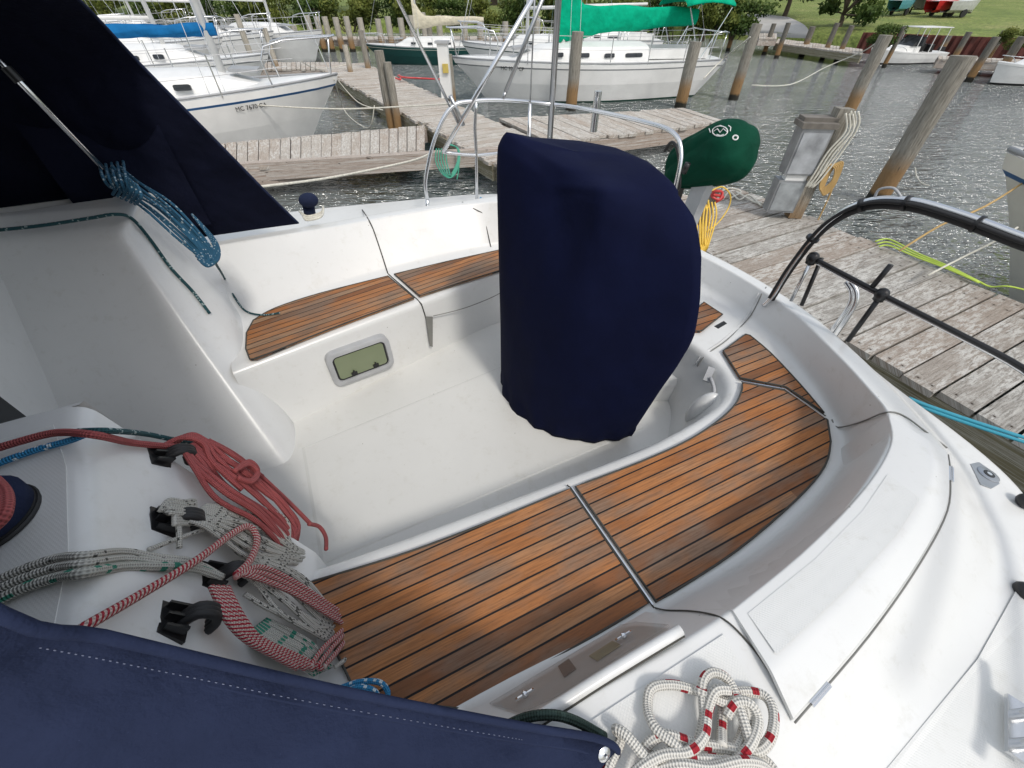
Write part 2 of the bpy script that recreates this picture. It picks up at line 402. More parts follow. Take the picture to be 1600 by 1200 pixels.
def grassm():
    m, t, b = nmat("mown_grass"); g = G(t); geo = g.n('NewGeometry').outputs['Position']
    n = g.noise(geo, .35, 6, .7); n2 = g.noise(geo, 5, 4, .7)
    c = g.ramp(n, [(.3, (.14, .20, .04)), (.5, (.24, .30, .07)), (.7, (.36, .36, .13))]); c = g.mix(g.ramp(n2, [(.4, .6), (.6, 0.0)]), c, (.07, .10, .025))
    g.l(c, b.inputs['Base Color']); b.inputs['Roughness'].default_value = .9; g.bump(n2, .8, .2, b); return m
M_GRASS = grassm()
M_ROAD = plain("pale_asphalt", (.46, .45, .43), .9, 0, .12, 1)
def rope_mat(name, base, fleck, kind='fleck', dens=.62, L=.05, second=None, vc=6):
    m, t, b = nmat(name); g = G(t); uv = g.n('UVMap').outputs[0]; sp = g.n('SeparateXYZ'); g.l(uv, sp.inputs[0]); u, v = sp.outputs[0], sp.outputs[1]
    # braid: two opposing helices
    h1 = g.math('SINE', g.math('ADD', g.math('MULTIPLY', u, 2*math.pi/.011), g.math('MULTIPLY', v, 2*math.pi*4)))
    h2 = g.math('SINE', g.math('SUBTRACT', g.math('MULTIPLY', u, 2*math.pi/.011), g.math('MULTIPLY', v, 2*math.pi*4)))
    br = g.math('MULTIPLY', h1, h2)
    c = g.mix(g.ramp(g.math('MULTIPLY_ADD', br, .5, .5), [(.15, .75), (.5, 0.0)]), base, tuple(x*.42 for x in base))
    if kind == 'fleck':
        q = g.n('CombineXYZ'); g.l(g.math('FLOOR', g.math('DIVIDE', u, L*.45)), q.inputs[0]); g.l(g.math('FLOOR', g.math('MULTIPLY', v, vc)), q.inputs[1])
        wn = g.n('TexWhiteNoise', noise_dimensions='2D'); g.l(q.outputs[0], wn.inputs['Vector'])
        f1 = g.math('GREATER_THAN', wn.outputs['Value'], dens); f = f1
        c = g.mix(f, c, fleck)
    elif kind == 'braid':
        c = g.mix(g.ramp(g.math('MULTIPLY_ADD', h1, .5, .5), [(.45, 0.0), (.55, 1.0)]), c, fleck)
    g.l(c, b.inputs['Base Color']); b.inputs['Roughness'].default_value = .8; g.bump(br, .8, .002, b); return m
M_RRED = rope_mat("rope_red", (.40, .09, .09), (.33, .07, .07), 'fleck', .8)
M_RGREY = rope_mat("rope_grey_fleck", (.56, .55, .50), (.09, .09, .08), 'fleck', .93, .016, vc=9)
M_RGRN = rope_mat("rope_green_fleck", (.50, .50, .45), (.03, .22, .15), 'fleck', .86, .03, vc=8)
M_RRW = rope_mat("rope_red_white", (.62, .50, .45), (.36, .012, .03), 'braid')
M_RMOOR = rope_mat("rope_mooring", (.72, .70, .64), (.34, .01, .02), 'fleck', .92, .034, vc=4)
M_RBLUE = rope_mat("rope_blue", (.018, .11, .20), (.4, .5, .55), 'fleck', .93, .014)
M_RTEAL = rope_mat("rope_teal", (.015, .085, .10), (.35, .45, .45), 'fleck', .9, .015)
M_RBRT = rope_mat("rope_bright_blue", (.03, .25, .5), (.6, .7, .75), 'fleck', .85, .018)
M_RDKG = rope_mat("rope_dark_green", (.02, .045, .035), (.03, .06, .05), 'fleck', .7, .02)

# ================================================================ OUR SAILBOAT
boat = thing("sailboat", "white sailboat we stand on, with teak cockpit seats and covered wheel", "sailboat", B(0, 1.43, 0))
FC = 1.43
def mir(l): return [(a, 2*FC - f) + tuple(r) for a, f, *r in l]
lip = [(-.62,.84),(-.35,.79),(.1,.745),(.57,.71),(1.05,.68),(1.43,.70),(1.62,.76),(1.71,.88),(1.72,1.02),(1.72,1.2),(1.72,1.43),
       (1.72,1.66),(1.72,1.84),(1.71,2.0),(1.62,2.18),(1.43,2.3),(1.05,2.34),(.57,2.25),(.1,2.18),(-.35,2.10),(-.62,2.05)]
foot = [(-.62,.22),(-.35,.21),(.1,.19),(.6,.145),(1.1,.13),(1.55,.19),(1.77,.27),(1.9,.42),(2.04,.67),(2.15,.99),(2.2,1.43)]
foot = foot + mir(foot[4:10])[::-1]; foot[-1] = (1.1, 2.69); foot += [(.57,2.68),(.1,2.64),(-.35,2.57),(-.62,2.55)]
top = [(-.62,.10,1.38),(-.35,.08,1.38),(.1,.06,1.38),(.6,.03,1.38),(1.05,.05,1.38),(1.5,.14,1.38),(1.70,.23,1.37),(1.83,.36,1.34),(2.03,.63,1.29),(2.2,.98,1.26),(2.26,1.43,1.25)]
top = top + mir(top[4:10])[::-1]; top[-1] = (1.05, 2.89, 1.37); top += [(.57,2.92,1.37),(.1,2.92,1.37),(-.35,2.92,1.38),(-.62,2.93,1.38)]
tou = [(-.62,-.2,1.37),(-.35,-.2,1.37),(.1,-.19,1.37),(.6,-.18,1.37),(1.15,-.13,1.37),(1.52,-.05,1.37),(1.70,.04,1.365),(1.87,.21,1.33),(2.1,.54,1.285),(2.29,.95,1.25),(2.35,1.43,1.24)]
tou = tou + mir(tou[4:10])[::-1]; tou[-1] = (1.05, 2.99, 1.36); tou += [(.57,3.03,1.36),(.1,3.03,1.36),(-.35,3.02,1.37),(-.62,3.02,1.37)]
toe = [(-.62,-.38,1.25),(-.35,-.37,1.25),(.1,-.35,1.25),(.62,-.325,1.25),(1.2,-.30,1.25),(1.54,-.25,1.25),(1.77,-.10,1.24),(1.95,.08,1.23),(2.17,.48,1.21),(2.35,.94,1.19),(2.41,1.43,1.19)]
toe = toe + mir(toe[0:10])[::-1]
hul = [(-.62,-1.02,1.21),(-.35,-.98,1.21),(.1,-.92,1.21),(.65,-.80,1.21),(1.35,-.64,1.21),(1.77,-.42,1.21),(1.99,-.20,1.21),(2.11,.02,1.20),(2.23,.44,1.18),(2.40,.93,1.16),(2.46,1.43,1.15)]
hul = hul + mir(hul[0:10])[::-1]
sole = [(-.62,.90),(-.35,.87),(.1,.81),(.57,.77),(1.05,.75),(1.36,.80),(1.50,.90),(1.60,.99),(1.66,1.08),(1.68,1.2),(1.68,1.43),
        (1.68,1.66),(1.66,1.8),(1.6,1.95),(1.5,2.1),(1.36,2.26),(1.05,2.33),(.57,2.23),(.1,2.12),(-.35,2.0),(-.62,1.94)]
ring = lambda l, z: [B(a, f, z) for a, f in l]
r3 = lambda l: [B(a, f, z) for a, f, z in l]
riser_in = [(a + (FC*0+0)*0, f) for a, f in lip]
hl1 = [B(FCa*.965 if FCa > 0 else FCa, FC + (f-FC)*.93, .45) for FCa, f, z in hul]
hl2 = [B(FCa*.86 if FCa > 0 else FCa, FC + (f-FC)*.72, -.25) for FCa, f, z in hul]
rows = fillet_loft([ring(sole, .65), ring(lip, 1.068), ring(foot, 1.082), r3(top), r3(tou), r3(toe), r3(hul), hl1, hl2],
                   [0, .045, .045, .012, .02, .05, .04, .2, 0], dens=5, sub=4)
mould = MB().grid(rows, flip=True).build("cockpit_moulding", M_GEL, boat, smooth=True)
from mathutils.bvhtree import BVHTree
def bvh_of(ob): O = ORI[ob.name]; return BVHTree.FromPolygons([Vector(v.co)+O for v in ob.data.vertices], [tuple(p.vertices) for p in ob.data.polygons])
BM = bvh_of(mould)
def lay(x, y, tree_, off=0.0, fallback=1.1):   # lay a point on the real surface seen there, lifted along its normal
    h = tree_.ray_cast(Vector((0,0,H)), ray(x, y).normalized())
    if h[0] is None: return P(x, y, fallback)
    n = h[1] if h[1].dot(ray(x, y)) < 0 else -h[1]
    return h[0] + n*off
# cockpit sole with raised panels
m = MB(); sp = [B(-1.32, .95, .65), B(-1.32, 2.25, .65)] ; 
m.slab([B(a, f, .6505) for a, f in [(-1.34,.6),(1.75,.6),(1.75,2.5),(-1.34,2.5)]], .03)
m.build("cockpit_sole", M_SOLE, boat)
def raised(pts, z, h, inset, mat, name, parent=boat):
    n = len(pts); cx = sum((p[0] for p in pts))/n; cy = sum((p[1] for p in pts))/n
    rowsx = []
    for k, (i_, hh) in enumerate([(0, 0), (inset*.35, h*.75), (inset, h)]):
        row = []
        for a, f in pts:
            d = math.hypot(a-cx, f-cy); s_ = max(0, (d-i_)/d); row.append(B(cx+(a-cx)*s_, cy+(f-cy)*s_, z+hh))
        rowsx.append(row)
    mm = MB(); mm.grid(rowsx, closed=True); mm.add(rowsx[-1], [tuple(range(n))]); return mm.build(name, mat, parent)
raised([(-.45,1.02),(1.38,.98),(1.38,1.9),(-.45,1.75)], .6505, .007, .05, M_SOLE, "sole_panel")
# helm step behind the pedestal
m = MB(); stp = [(1.50,1.16),(1.70,1.07),(1.71,1.80),(1.50,1.72)]
raised(stp, .651, .17, .03, M_GEL, "helm_step")
m = MB(); m.beam(P(1062, 563, .83)+Vector((0,0,-.004)), P(1088, 580, .83)+Vector((0,0,-.004)), .03, .012); m.build("drain_slot", M_BLACK, boat)
m = MB(); q0 = P(1119, 512, 1.075); q1 = P(1137, 502, 1.075); m.beam(q0, q1, .028, .006); m.build("drain_slot", M_BLACK, boat)

# ---- hull forward of the cockpit with deck
fw = [(-.62,2.45),(-1.6,2.56),(-3.0,2.5),(-4.6,1.9),(-6.2,.9),(-7.3,.02)]
def hb(side, z, k=1.0, dx=0): return [B(a - (0 if i == 0 else dx*i/5), FC + side*h*k, z + .05*i) for i, (a, h) in enumerate(fw)]
def hbk(side, z, ks): return [B(a, FC + side*h*ks[i], z + .05*i) for i, (a, h) in enumerate(fw)]
for side in (-1, 1):
    rr_ = [hbk(side, 1.21, (.66,.66,.5,0,0,0)), hbk(side, 1.21, (.72,.72,.65,.55,.55,.55)), hb(side, 1.21, 1.0), hb(side, .45, .93, -.3), hb(side, -.25, .72, -.8)]
    m = MB(); m.grid(fillet_loft(rr_, [0, .1, .05, .2, 0], dens=5), flip=(side > 0)); m.build("topsides", M_GEL, boat, smooth=True)

# ---- cabin bulkhead blocks either side of the companionway
def block(rings, rad, name, dens=1, mat=M_GEL):
    m = MB(); m.grid(fillet_loft(rings, rad, dens=dens, sub=5)); return m.build(name, mat, boat, smooth=True)
# near block: inboard foot -> top inboard -> top outboard; profile runs aft face down
zT = 1.72
nb_top = [(-.69,1.16),(-.655,.95),(-.60,.70),(-.57,.48),(-.60,.16)]
nb_bot = [(-.36,.85),(-.37,.78),(-.385,.60),(-.40,.40),(-.42,.10)]
fr = -2.2
rg = [[B(fr, f+ (0), zT) for a, f in nb_top], [B(a, f, zT) for a, f in nb_top], [B(a, f, 1.06) for a, f in nb_bot], [B(a+.0, f, .60) for a, f in nb_bot]]
m = MB(); m.grid(fillet_loft(rg, [0, .045, .02, 0], dens=3, sub=5))
# inboard side
sd_ = [[B(fr, 1.16, zT), B(-.69, 1.16, zT)], [B(fr, .95, .60), B(-.36-.02, .85, .60)]]
rgi = [[B(fr, 1.158, zT-.001), B(-1.2, 1.158, zT-.001), B(-.70, 1.158, zT-.001)], [B(fr, 1.17, zT), B(-1.2, 1.17, zT), B(-.69, 1.17, zT)], [B(fr, .90, .6), B(-1.0, .90, .6), B(-.352, .855, .6)]]
m.grid(fillet_loft(rgi, [0, .04, 0], dens=2, sub=5), flip=True)
m.build("cabin_block", M_GEL, boat, smooth=True, ang=50)
# far block : columns go from companionway side round the aft corner to the outboard side
def fb(z, pts): return [B(a, f, z) for a, f in pts]
C1 = P(225, 314, zT); C2 = P(190, 366, 1.70); C3 = P(455, 722, .65); C4 = P(388, 505, 1.09); C5 = P(388, 560, 1.07)
top_ring = [(-2.2, 2.90), (-1.34, 2.74), (-1.02, 2.63), (-.86, 2.55), (-.82, 2.58), (-.80, 2.64), (-.79, 2.74), (-.79, 2.85), (-.82, 3.0), (-2.2, 3.02)]
mid_old = [(-2.2, 2.35), (-1.30, 2.25), (-.95, 2.15), (-.66, 2.075), (-.585, 2.12), (-.555, 2.25), (-.54, 2.40), (-.55, 2.62), (-.62, 3.0), (-2.2, 3.02)]
bot_ring = [(-2.2, 1.90), (-1.30, 1.78), (-.85, 1.715), (-.58, 1.675), (-.50, 1.72), (-.47, 1.85), (-.47, 1.98), (-.5, 2.4), (-.6, 3.0), (-2.2, 3.02)]
mid_ring = [tuple(t_[k]+(b__[k]-t_[k])*.53 for k in (0,1)) for t_, b__ in zip(top_ring, bot_ring)][:5] + [(-.575,2.22),(-.545,2.40),(-.55,2.62),(-.62,3.0),(-2.2,3.02)]
cen_ring = [(-2.2, 3.0), (-1.4, 2.92), (-1.1, 2.92), (-.95, 2.92), (-.9, 2.92), (-.89, 2.92), (-.89, 2.93), (-.89, 2.94), (-.95, 3.0), (-2.2, 3.01)]
st_ring = [(a+(.05 if a < -.9 else (-.0)), f) for a, f in top_ring]
# ledge: top plane, short bevel down to a narrow shelf, then the long slanted side
up_ring = [(-2.2, 3.0), (-1.34, 2.87), (-1.02, 2.80), (-.82, 2.755), (-.77, 2.76), (-.755, 2.79), (-.75, 2.82), (-.75, 2.90), (-.79, 3.0), (-2.2, 3.02)]
rg = [fb(1.72, cen_ring), fb(1.72, up_ring), fb(1.662, top_ring), fb(1.09, mid_ring), fb(.64, bot_ring)]
m = MB(); m.grid(fillet_loft(rg, [0, .025, .045, .25, 0], dens=4, sub=5)); fbk = m.build("cabin_block", M_GEL, boat, smooth=True)
# companionway bulkhead, washboards and cabin roof
m = MB(); m.beam(B(-1.42, .8, 1.2), B(-1.42, 3.0, 1.2), .05, 1.3); m.build("companionway_bulkhead", M_GEL, boat)
m = MB(); m.beam(B(-1.385, 1.55, 1.08), B(-1.385, 1.98, 1.08), .02, .62); m.build("washboard", M_WIN, boat)
m = MB(); m.beam(B(-3.2, FC, 1.60), B(-1.45, FC, 1.66), 2.7, .35); m.build("cabin_top", M_GEL, boat)

# ---- non-skid patches
m = MB(); m.slab([B(-2.1, 1.10, zT+.0012), B(-.74, 1.10, zT+.0012), B(-.68,.93,zT+.0012), B(-.625,.68,zT+.0012), B(-.60, .30, zT+.0012), B(-2.1, .25, zT+.0012)], .002); m.build("nonskid_patch", M_NS, boat)
m = MB(); m.slab([B(-.3, .03, 1.383), B(.58, -.0, 1.383), B(.555, -.10, 1.383), B(.52,-.145,1.383), B(-.3,-.16,1.383)], .002); m.build("nonskid_patch", M_NS, boat)
m = MB(); m.slab([B(.7,-.36,1.249), B(1.2,-.345,1.249), B(1.5,-.31,1.249), B(1.58,-.36,1.24), B(1.2,-.56,1.225), B(.65,-.74,1.22), B(-.4,-.9,1.22), B(-.4,-.42,1.249)], .002); m.build("nonskid_patch", M_NS, boat)

# ---- quarter locker lid : a shell lying just proud of the moulding
L = []
lid_st = [(.62,.12,1.095),(.9,.10,1.095),(1.2,.105,1.095),(1.45,.14,1.095),(1.62,.19,1.095),(1.74,.26,1.095)]
lt_in = [(.64,.022,1.375),(.92,.035,1.375),(1.2,.065,1.375),(1.42,.105,1.375),(1.58,.155,1.372),(1.69,.225,1.365)]
lt_mid = [(.61,-.10,1.392),(.92,-.085,1.392),(1.2,-.06,1.392),(1.42,-.02,1.39),(1.57,.03,1.388),(1.68,.10,1.376)]
lt_out = [(.59,-.18,1.372),(.90,-.155,1.372),(1.2,-.115,1.372),(1.45,-.065,1.372),(1.61,.0,1.37),(1.70,.045,1.366)]
lt_low = [(a, f, z-.03) for a, f, z in lt_out]
low0 = [(a, f, z-.02) for a, f, z in lid_st]
shift = lambda l, dz, df: [B(a, f+df, z+dz) for a, f, z in l]
rg = [shift(low0,0,.012), shift(lid_st, .006, .012), shift(lt_in, .012, .006), shift(lt_mid, .010, 0), shift(lt_out, .008, -.004), shift(lt_low, 0, -.006)]
m = MB(); rws = fillet_loft(rg, [0,.01,.005,.015,.005,0], dens=4, sub=4); m.grid(rws, flip=True)
for e in (0, -1): # end caps
    col = [r[e] for r in rws]; m.grid([col, [p - Vector((0,0,.012)) for p in col]])
lid = m.build("locker_lid", M_GEL, boat, smooth=True, ang=60)
m = MB()
tp = [(.665,.005,1.39),(.94,.015,1.39),(1.2,.042,1.39),(1.40,.082,1.39)]
tq = [(.645,-.085,1.4045),(.94,-.07,1.4045),(1.2,-.045,1.4045),(1.38,-.012,1.4045)]
m.grid([[B(a,f,z+.0012) for a,f,z in tp],[B(a,f,z+.0012) for a,f,z in tq]], flip=False); m.build("nonskid_patch", M_NS, lid)
def seam(pts, r=.0035, mat=M_SEAM, sm=5, parent=boat, name="joint_seam"):
    return MB().tube(pts, r, 6, sm=sm).build(name, mat, parent, smooth=True)
out = [B(a, f-.010, z+.004) for a, f, z in lt_out]
seam([p+Vector((0,0,-.003)) for p in out], .0022, M_SEAMG)
seam([lay(x,y,BM,.003) for x,y in [(1024,951),(1042,955),(1075,956),(1105,960),(1130,968),(1160,995),(1195,1040),(1222,1090),(1236,1122)]], .0024, M_SEAM, 4)
seam([lay(x,y,BM,.003) for x,y in [(1300,656),(1310,668),(1345,660),(1385,645),(1410,650),(1445,675),(1478,700)]], .0030, M_SEAMG, 4)
for s_ in (.83, .10):   # two steel hinges on the lid's outer seam
    k = int(s_*(len(out)-1)); a_ = crom(out, 8); i = int(s_*(len(a_)-2)); v = (a_[i+1]-a_[i]).normalized()
    h_ = MB(); c = a_[i]
    h_.beam(c - v*.035, c + v*.035, .012, .004); h_.tube([c - v*.035+Vector((0,0,.002)), c + v*.035+Vector((0,0,.002))], .003, 8)
    h_.build("hinge", M_STEEL, lid)

# ---- stern deck filler plate and cleats
hh = BM.ray_cast(Vector((0,0,H)), ray(1543, 742).normalized());
if hh[0] is None: hh = (P(1543,742,1.24), Vector((0,0,1)))
c = hh[0]; nz_ = hh[1] if hh[1].z > 0 else -hh[1]
m = MB(); m.lathe(c+nz_*.002, [(0,0),(.034,0),(.034,.003),(.030,.0045),(0,.0045)], 28, nz_); fl = m.build("deck_filler", M_STEELD, boat, smooth=True, ang=40)
m = MB(); m.lathe(c+nz_*.0062, [(0,0),(.017,0),(.017,.002),(0,.002)], 20, nz_); m.build("filler_cap", M_BLACK, fl)
m = MB(); m.lathe(c+nz_*.008, [(0,0),(.008,0),(.008,.0015),(0,.0015)], 16, nz_); m.build("cap_insert", M_STEEL, fl)
pl = [onpl(x,y,c+nz_*.003,nz_) for x,y in [(1517,725),(1530,722),(1556,740),(1562,756),(1550,763),(1533,757)]]; MB().slab(pl, .004, nz_).build("filler_plate", M_STEELD, fl)
def cleat(c, dx):
    m = MB(); c = Vector(c); v = Vector(dx).normalized()
    m.tube([c-v*.12+Vector((0,0,.062)), c-v*.06+Vector((0,0,.05)), c+v*.06+Vector((0,0,.05)), c+v*.12+Vector((0,0,.062))], .012, 10, sm=5)
    for s_ in (-1, 1): m.tube([c+v*.035*s_, c+v*.035*s_+Vector((0,0,.05))], .012, 8)
    m.beam(c-v*.07, c+v*.07, .045, .01); return m.build("cleat", M_STEEL, boat, smooth=True, ang=50)
cleat(P(1592, 1140, 1.26), B(1,.4,0))
m = MB(); m.ball(P(1606, 784, 1.24), (.03,.03,.025)); m.build("black_fitting", M_BLACK, boat, smooth=True)
m = MB(); m.ball(P(1604, 925, 1.25), (.03,.03,.02)); m.build("black_fitting", M_BLACK, boat, smooth=True)

# ---- teak panels
def panel(pix, ang_deg, z=1.084, v0=0.0, rim=.006):
    pts = [P(x, y, z) if len(t) == 0 else None for x, y, *t in pix]
    return pts
def teakpanel(pts, dirang, v0=0.0, name="teak_panel"):
    """pts world polygon, plank direction angle (radians) in world"""
    n = len(pts); c = sum(pts, Vector())/n; dx = Vector((math.cos(dirang), math.sin(dirang), 0)); dy = Vector((-dx.y, dx.x, 0))
    uvf = lambda p: ((p.x*dx.x+p.y*dx.y), (p.x*dy.x+p.y*dy.y)+v0)
    area = sum((pts[i]-c).cross(pts[(i+1)%n]-c).z for i in range(n))
    if area < 0: pts = pts[::-1]
    m = MB(); m.slab(pts, .012, uvf=uvf, mi=0); ob = m.build(name, M_TEAK, boat)
    m = MB(); m.tube([p+Vector((0,0,-.0005)) for p in pts], .0042, 6, closed=True); m.build("caulk_edge", M_SEAM, ob, smooth=True)
    return ob
Z = 1.090
def sm(l, n=4): return crom([P(x, y, Z) for x, y in l], n)
aN = math.atan2((P(893,762,Z)-P(480,930,Z)).y, (P(893,762,Z)-P(480,930,Z)).x)
vA = Vector(B(1,-.035,0)-B(0,0,0)); aN = math.atan2(vA.y, vA.x)
p1 = sm([(482,910),(540,893),(640,862),(760,817),(891,763)]) + [P(1014,942,Z)] + sm([(1014,942),(870,1027),(720,1108)])[1:] + [P(560,1090,Z)] + [P(484,935,Z)]
teakpanel(p1, aN)
p2 = sm([(899,760),(1000,722),(1075,688),(1125,655),(1150,630),(1160,608)]) + [P(1160,598,Z)] + sm([(1225,610),(1260,632),(1293,656)],3) + sm([(1298,690),(1289,728),(1245,780),(1150,861),(1026,941)])
teakpanel(p2, aN)
p3 = [P(1157,590,Z),P(1130,548,Z),P(1165,522,Z)] + sm([(1172,524),(1205,552),(1250,600),(1288,645)],3) + [P(1262,627,Z), P(1228,604,Z)]
teakpanel(p3, aN)
p4 = [P(1060,505,Z),P(1100,472,Z),P(1129,491,Z),P(1096,517,Z),P(1085,517,Z)]
teakpanel(p4, aN)
vF = Vector(B(1,.16,0)-B(0,0,0)); aF = math.atan2(vF.y, vF.x)
p5 = [P(390,561,Z),P(384,545,Z),P(385,520,Z)] + sm([(396,500),(430,481),(500,458),(606,431)]) + [P(647,465,Z)] + sm([(647,465),(520,512),(400,560)],3)[1:]
teakpanel(p5, aF)
p6 = sm([(616,428),(700,408),(782,390)],3) + [B(1.42,2.60,Z), B(1.45,2.42,Z)] + [P(790,419,Z)] + sm([(782,422),(720,441),(656,462)],3)
teakpanel(p6, aF)
# seat joints and steel strips
def strip(pts, w_=.005): 
    m = MB()
    for a, b_ in zip(pts[:-1], pts[1:]): m.beam(a, b_, w_, .006)
    return m.build("seat_strip", M_STEEL, boat)
zs = 1.094
strip([P(892,760,zs), P(1020,945,zs)]); strip([P(1158,596,zs), P(1226,608,zs), P(1290,654,zs)], .006)
seam([P(886,758,1.083), P(892,762,1.089), P(1022,950,1.092)], .0028, sm=0)
seam(PP([(1157,592),(1228,604),(1290,650)], 1.091), .0024, sm=0)
seam([lay(x,y,BM,.001) for x,y in [(606,427),(612,433),(652,468),(660,480),(666,500)]], .0042, sm=2)
seam([lay(x,y,BM,.001) for x,y in [(566,328),(574,340),(583,358),(594,390),(606,427)]], .0042, sm=3)
seam([lay(x,y,BM,.001) for x,y in [(722,316),(740,326),(756,335),(759,350),(767,386)]], .0036, sm=3)
sp_ = [(1197,449),(1190,460),(1178,485),(1163,505),(1135,532),(1112,548),(1098,560),(1090,572)]
seam([lay(x,y,BM,.001) for x,y in sp_], .0035, M_SEAMG, sm=3)
seam([lay(x-5,y-1,BM,.001) for x,y in sp_], .0030, M_GEL, sm=3)
# far riser: recess tooth and locker edge
def FR(x, y):  # point on the far riser
    p0, p1_, p2_ = B(-.35,2.10,1.06), B(.57,2.25,1.06), B(.1,2.12,.65)
    n = (p1_-p0).cross(p2_-p0).normalized(); return onpl(x, y, p0, n), n
nF = FR(600,550)[1]; nF = nF if nF.dot(B(0,-1,0)) > 0 else -nF
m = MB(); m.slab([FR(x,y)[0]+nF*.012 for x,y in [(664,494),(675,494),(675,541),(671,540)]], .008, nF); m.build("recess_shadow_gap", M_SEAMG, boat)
seam([FR(x,y)[0]+nF*.02 for x,y in [(675,492),(720,481),(760,466),(782,455)]], .003, M_SEAMG, 4)
# portlight in the far riser
pc, _ = FR(562, 560); ux = (FR(620,540)[0]-FR(510,580)[0]).normalized(); uy = nF.cross(ux).normalized()
if uy.z < 0: uy = -uy
def rrect(w_, h_, r_, n=5):
    o = []
    for cx, cy, a0 in ((w_-r_, h_-r_, 0), (-w_+r_, h_-r_, 90), (-w_+r_, -h_+r_, 180), (w_-r_, -h_+r_, 270)):
        for k in range(n+1):
            an = R(a0+90*k/n); o.append((cx+r_*math.cos(an), cy+r_*math.sin(an)))
    return o
def loc2(l, d): return [pc + ux*x + uy*y + nF*d for x, y in l]
PO = .028
_l2 = loc2
loc2 = lambda l, d: _l2(l, d + PO)
m = MB(); m.grid([loc2(rrect(.197,.120,.05),-.045), loc2(rrect(.195,.118,.05),.002), loc2(rrect(.195,.118,.05),.016), loc2(rrect(.185,.108,.046),.022), loc2(rrect(.165,.088,.032),.020), loc2(rrect(.162,.086,.03),.004)], closed=True)
port = m.build("portlight_frame", M_GREYP, boat, smooth=True, ang=40)
m = MB(); m.slab(loc2(rrect(.164,.086,.03),.008), .004, nF); m.build("gasket", M_BLACK, port)
m = MB(); m.slab(loc2(rrect(.152,.076,.02),.0105), .003, nF); m.build("pane", M_PORT, port)
for s_ in (-.065, .075):
    m = MB(); c = pc + ux*s_ - uy*.062 + nF*(.014+PO)
    m.beam(c-ux*.018, c+ux*.018, .018, .014, nF); m.tube([c, c+uy*.022+nF*.006], .006, 8); m.build("latch", M_BLACK, port)

# ---- engine control in the aft corner niche
c0 = P(1098, 640, .88); c1 = P(1108, 600, .97)
m = MB(); Mz = Matrix.Rotation(R(25), 3, 'Z')
m.ball(c0+Vector((0,0,.0)), (.075,.05,.13), rot=Matrix.Rotation(R(15),3,'Y')); eng = m.build("control_housing", M_GEL, boat, smooth=True)
m = MB(); m.beam(P(1103,596,.99), P(1112,575,1.04), .035, .03); m.build("control_head", M_GREYP, eng)
m = MB(); m.tube([P(1110,590,1.02), P(1116,612,.99), P(1108,640,.93)], .010, 8, sm=4); m.build("throttle_lever", M_GREYP, eng, smooth=True)
m = MB(); m.ball(P(1057,681,.80), (.012,.012,.012)); m.build("black_button", M_BLACK, boat, smooth=True)

# ---- acrylic-fronted cubby in the near forward backrest
ft0, ft1 = P(748,1112,1.10), P(1008,955,1.10); tp0, tp1 = P(868,1116,1.36), P(1070,990,1.36)
# wall plane through the foot line and lip
nC = (ft1-ft0).cross(tp1-ft0).normalized(); nC = nC if nC.z > 0 else -nC
def CP(x, y, d=0): return onpl(x, y, ft0, nC) + nC*d
m = MB(); outl = [(740,1118),(1012,962),(1040,968),(1066,992),(868,1122),(800,1150)]
m.slab([CP(x,y,.012) for x,y in outl], .02, nC); cub = m.build("cubby_surround", M_GEL, boat)
m = MB(); ins = [(770,1114),(976,989),(1000,985),(1052,991),(872,1106),(820,1130)]
m.slab([CP(x,y,.0145) for x,y in ins], .002, nC); m.build("cubby_recess", plain("cubby_shade", (.60,.56,.52), .6), cub)
m = MB(); m.slab([CP(x,y,.024) for x,y in ins], .004, nC); m.build("acrylic_door", M_LEX, cub)
for lx, ly in ((828,1106),(983,1012)):
    m = MB(); c = CP(lx, ly, .03); v = (ft1-ft0).normalized()
    for s_ in (-1,1): m.tube([c+v*.012*s_-v*.008, c+v*.012*s_, c+v*.012*s_+v*.008], .004, 6)
    m.ball(c, (.009,.009,.006)); m.beam(c-v*.025, c+v*.025, .012, .004, nC); m.build("door_catch", M_STEEL, cub)
m = MB(); m.slab([CP(x,y,.0185) for x,y in [(925,1036),(962,1012),(975,1019),(938,1044)]], .002, nC); m.build("paper_label", plain("faded_label", (.34,.29,.13), .8), cub)
m = MB(); m.slab([CP(x,y,.0185) for x,y in [(876,1052),(893,1040),(905,1056),(886,1070)]], .002, nC); m.build("switch_panel", plain("brown_switch", (.10,.05,.03), .5), cub)
lipp = [CP(x+3,y+7,.022) for x,y in ((1068,992),(960,1058),(868,1118),(790,1168))]
m = MB(); m.tube(lipp, .013, 12, sm=3); m.build("rounded_lip", M_GEL, boat, smooth=True)
seam([p + B(0,-.0145,-.003) for p in lipp], .0025, M_SEAM, 3)

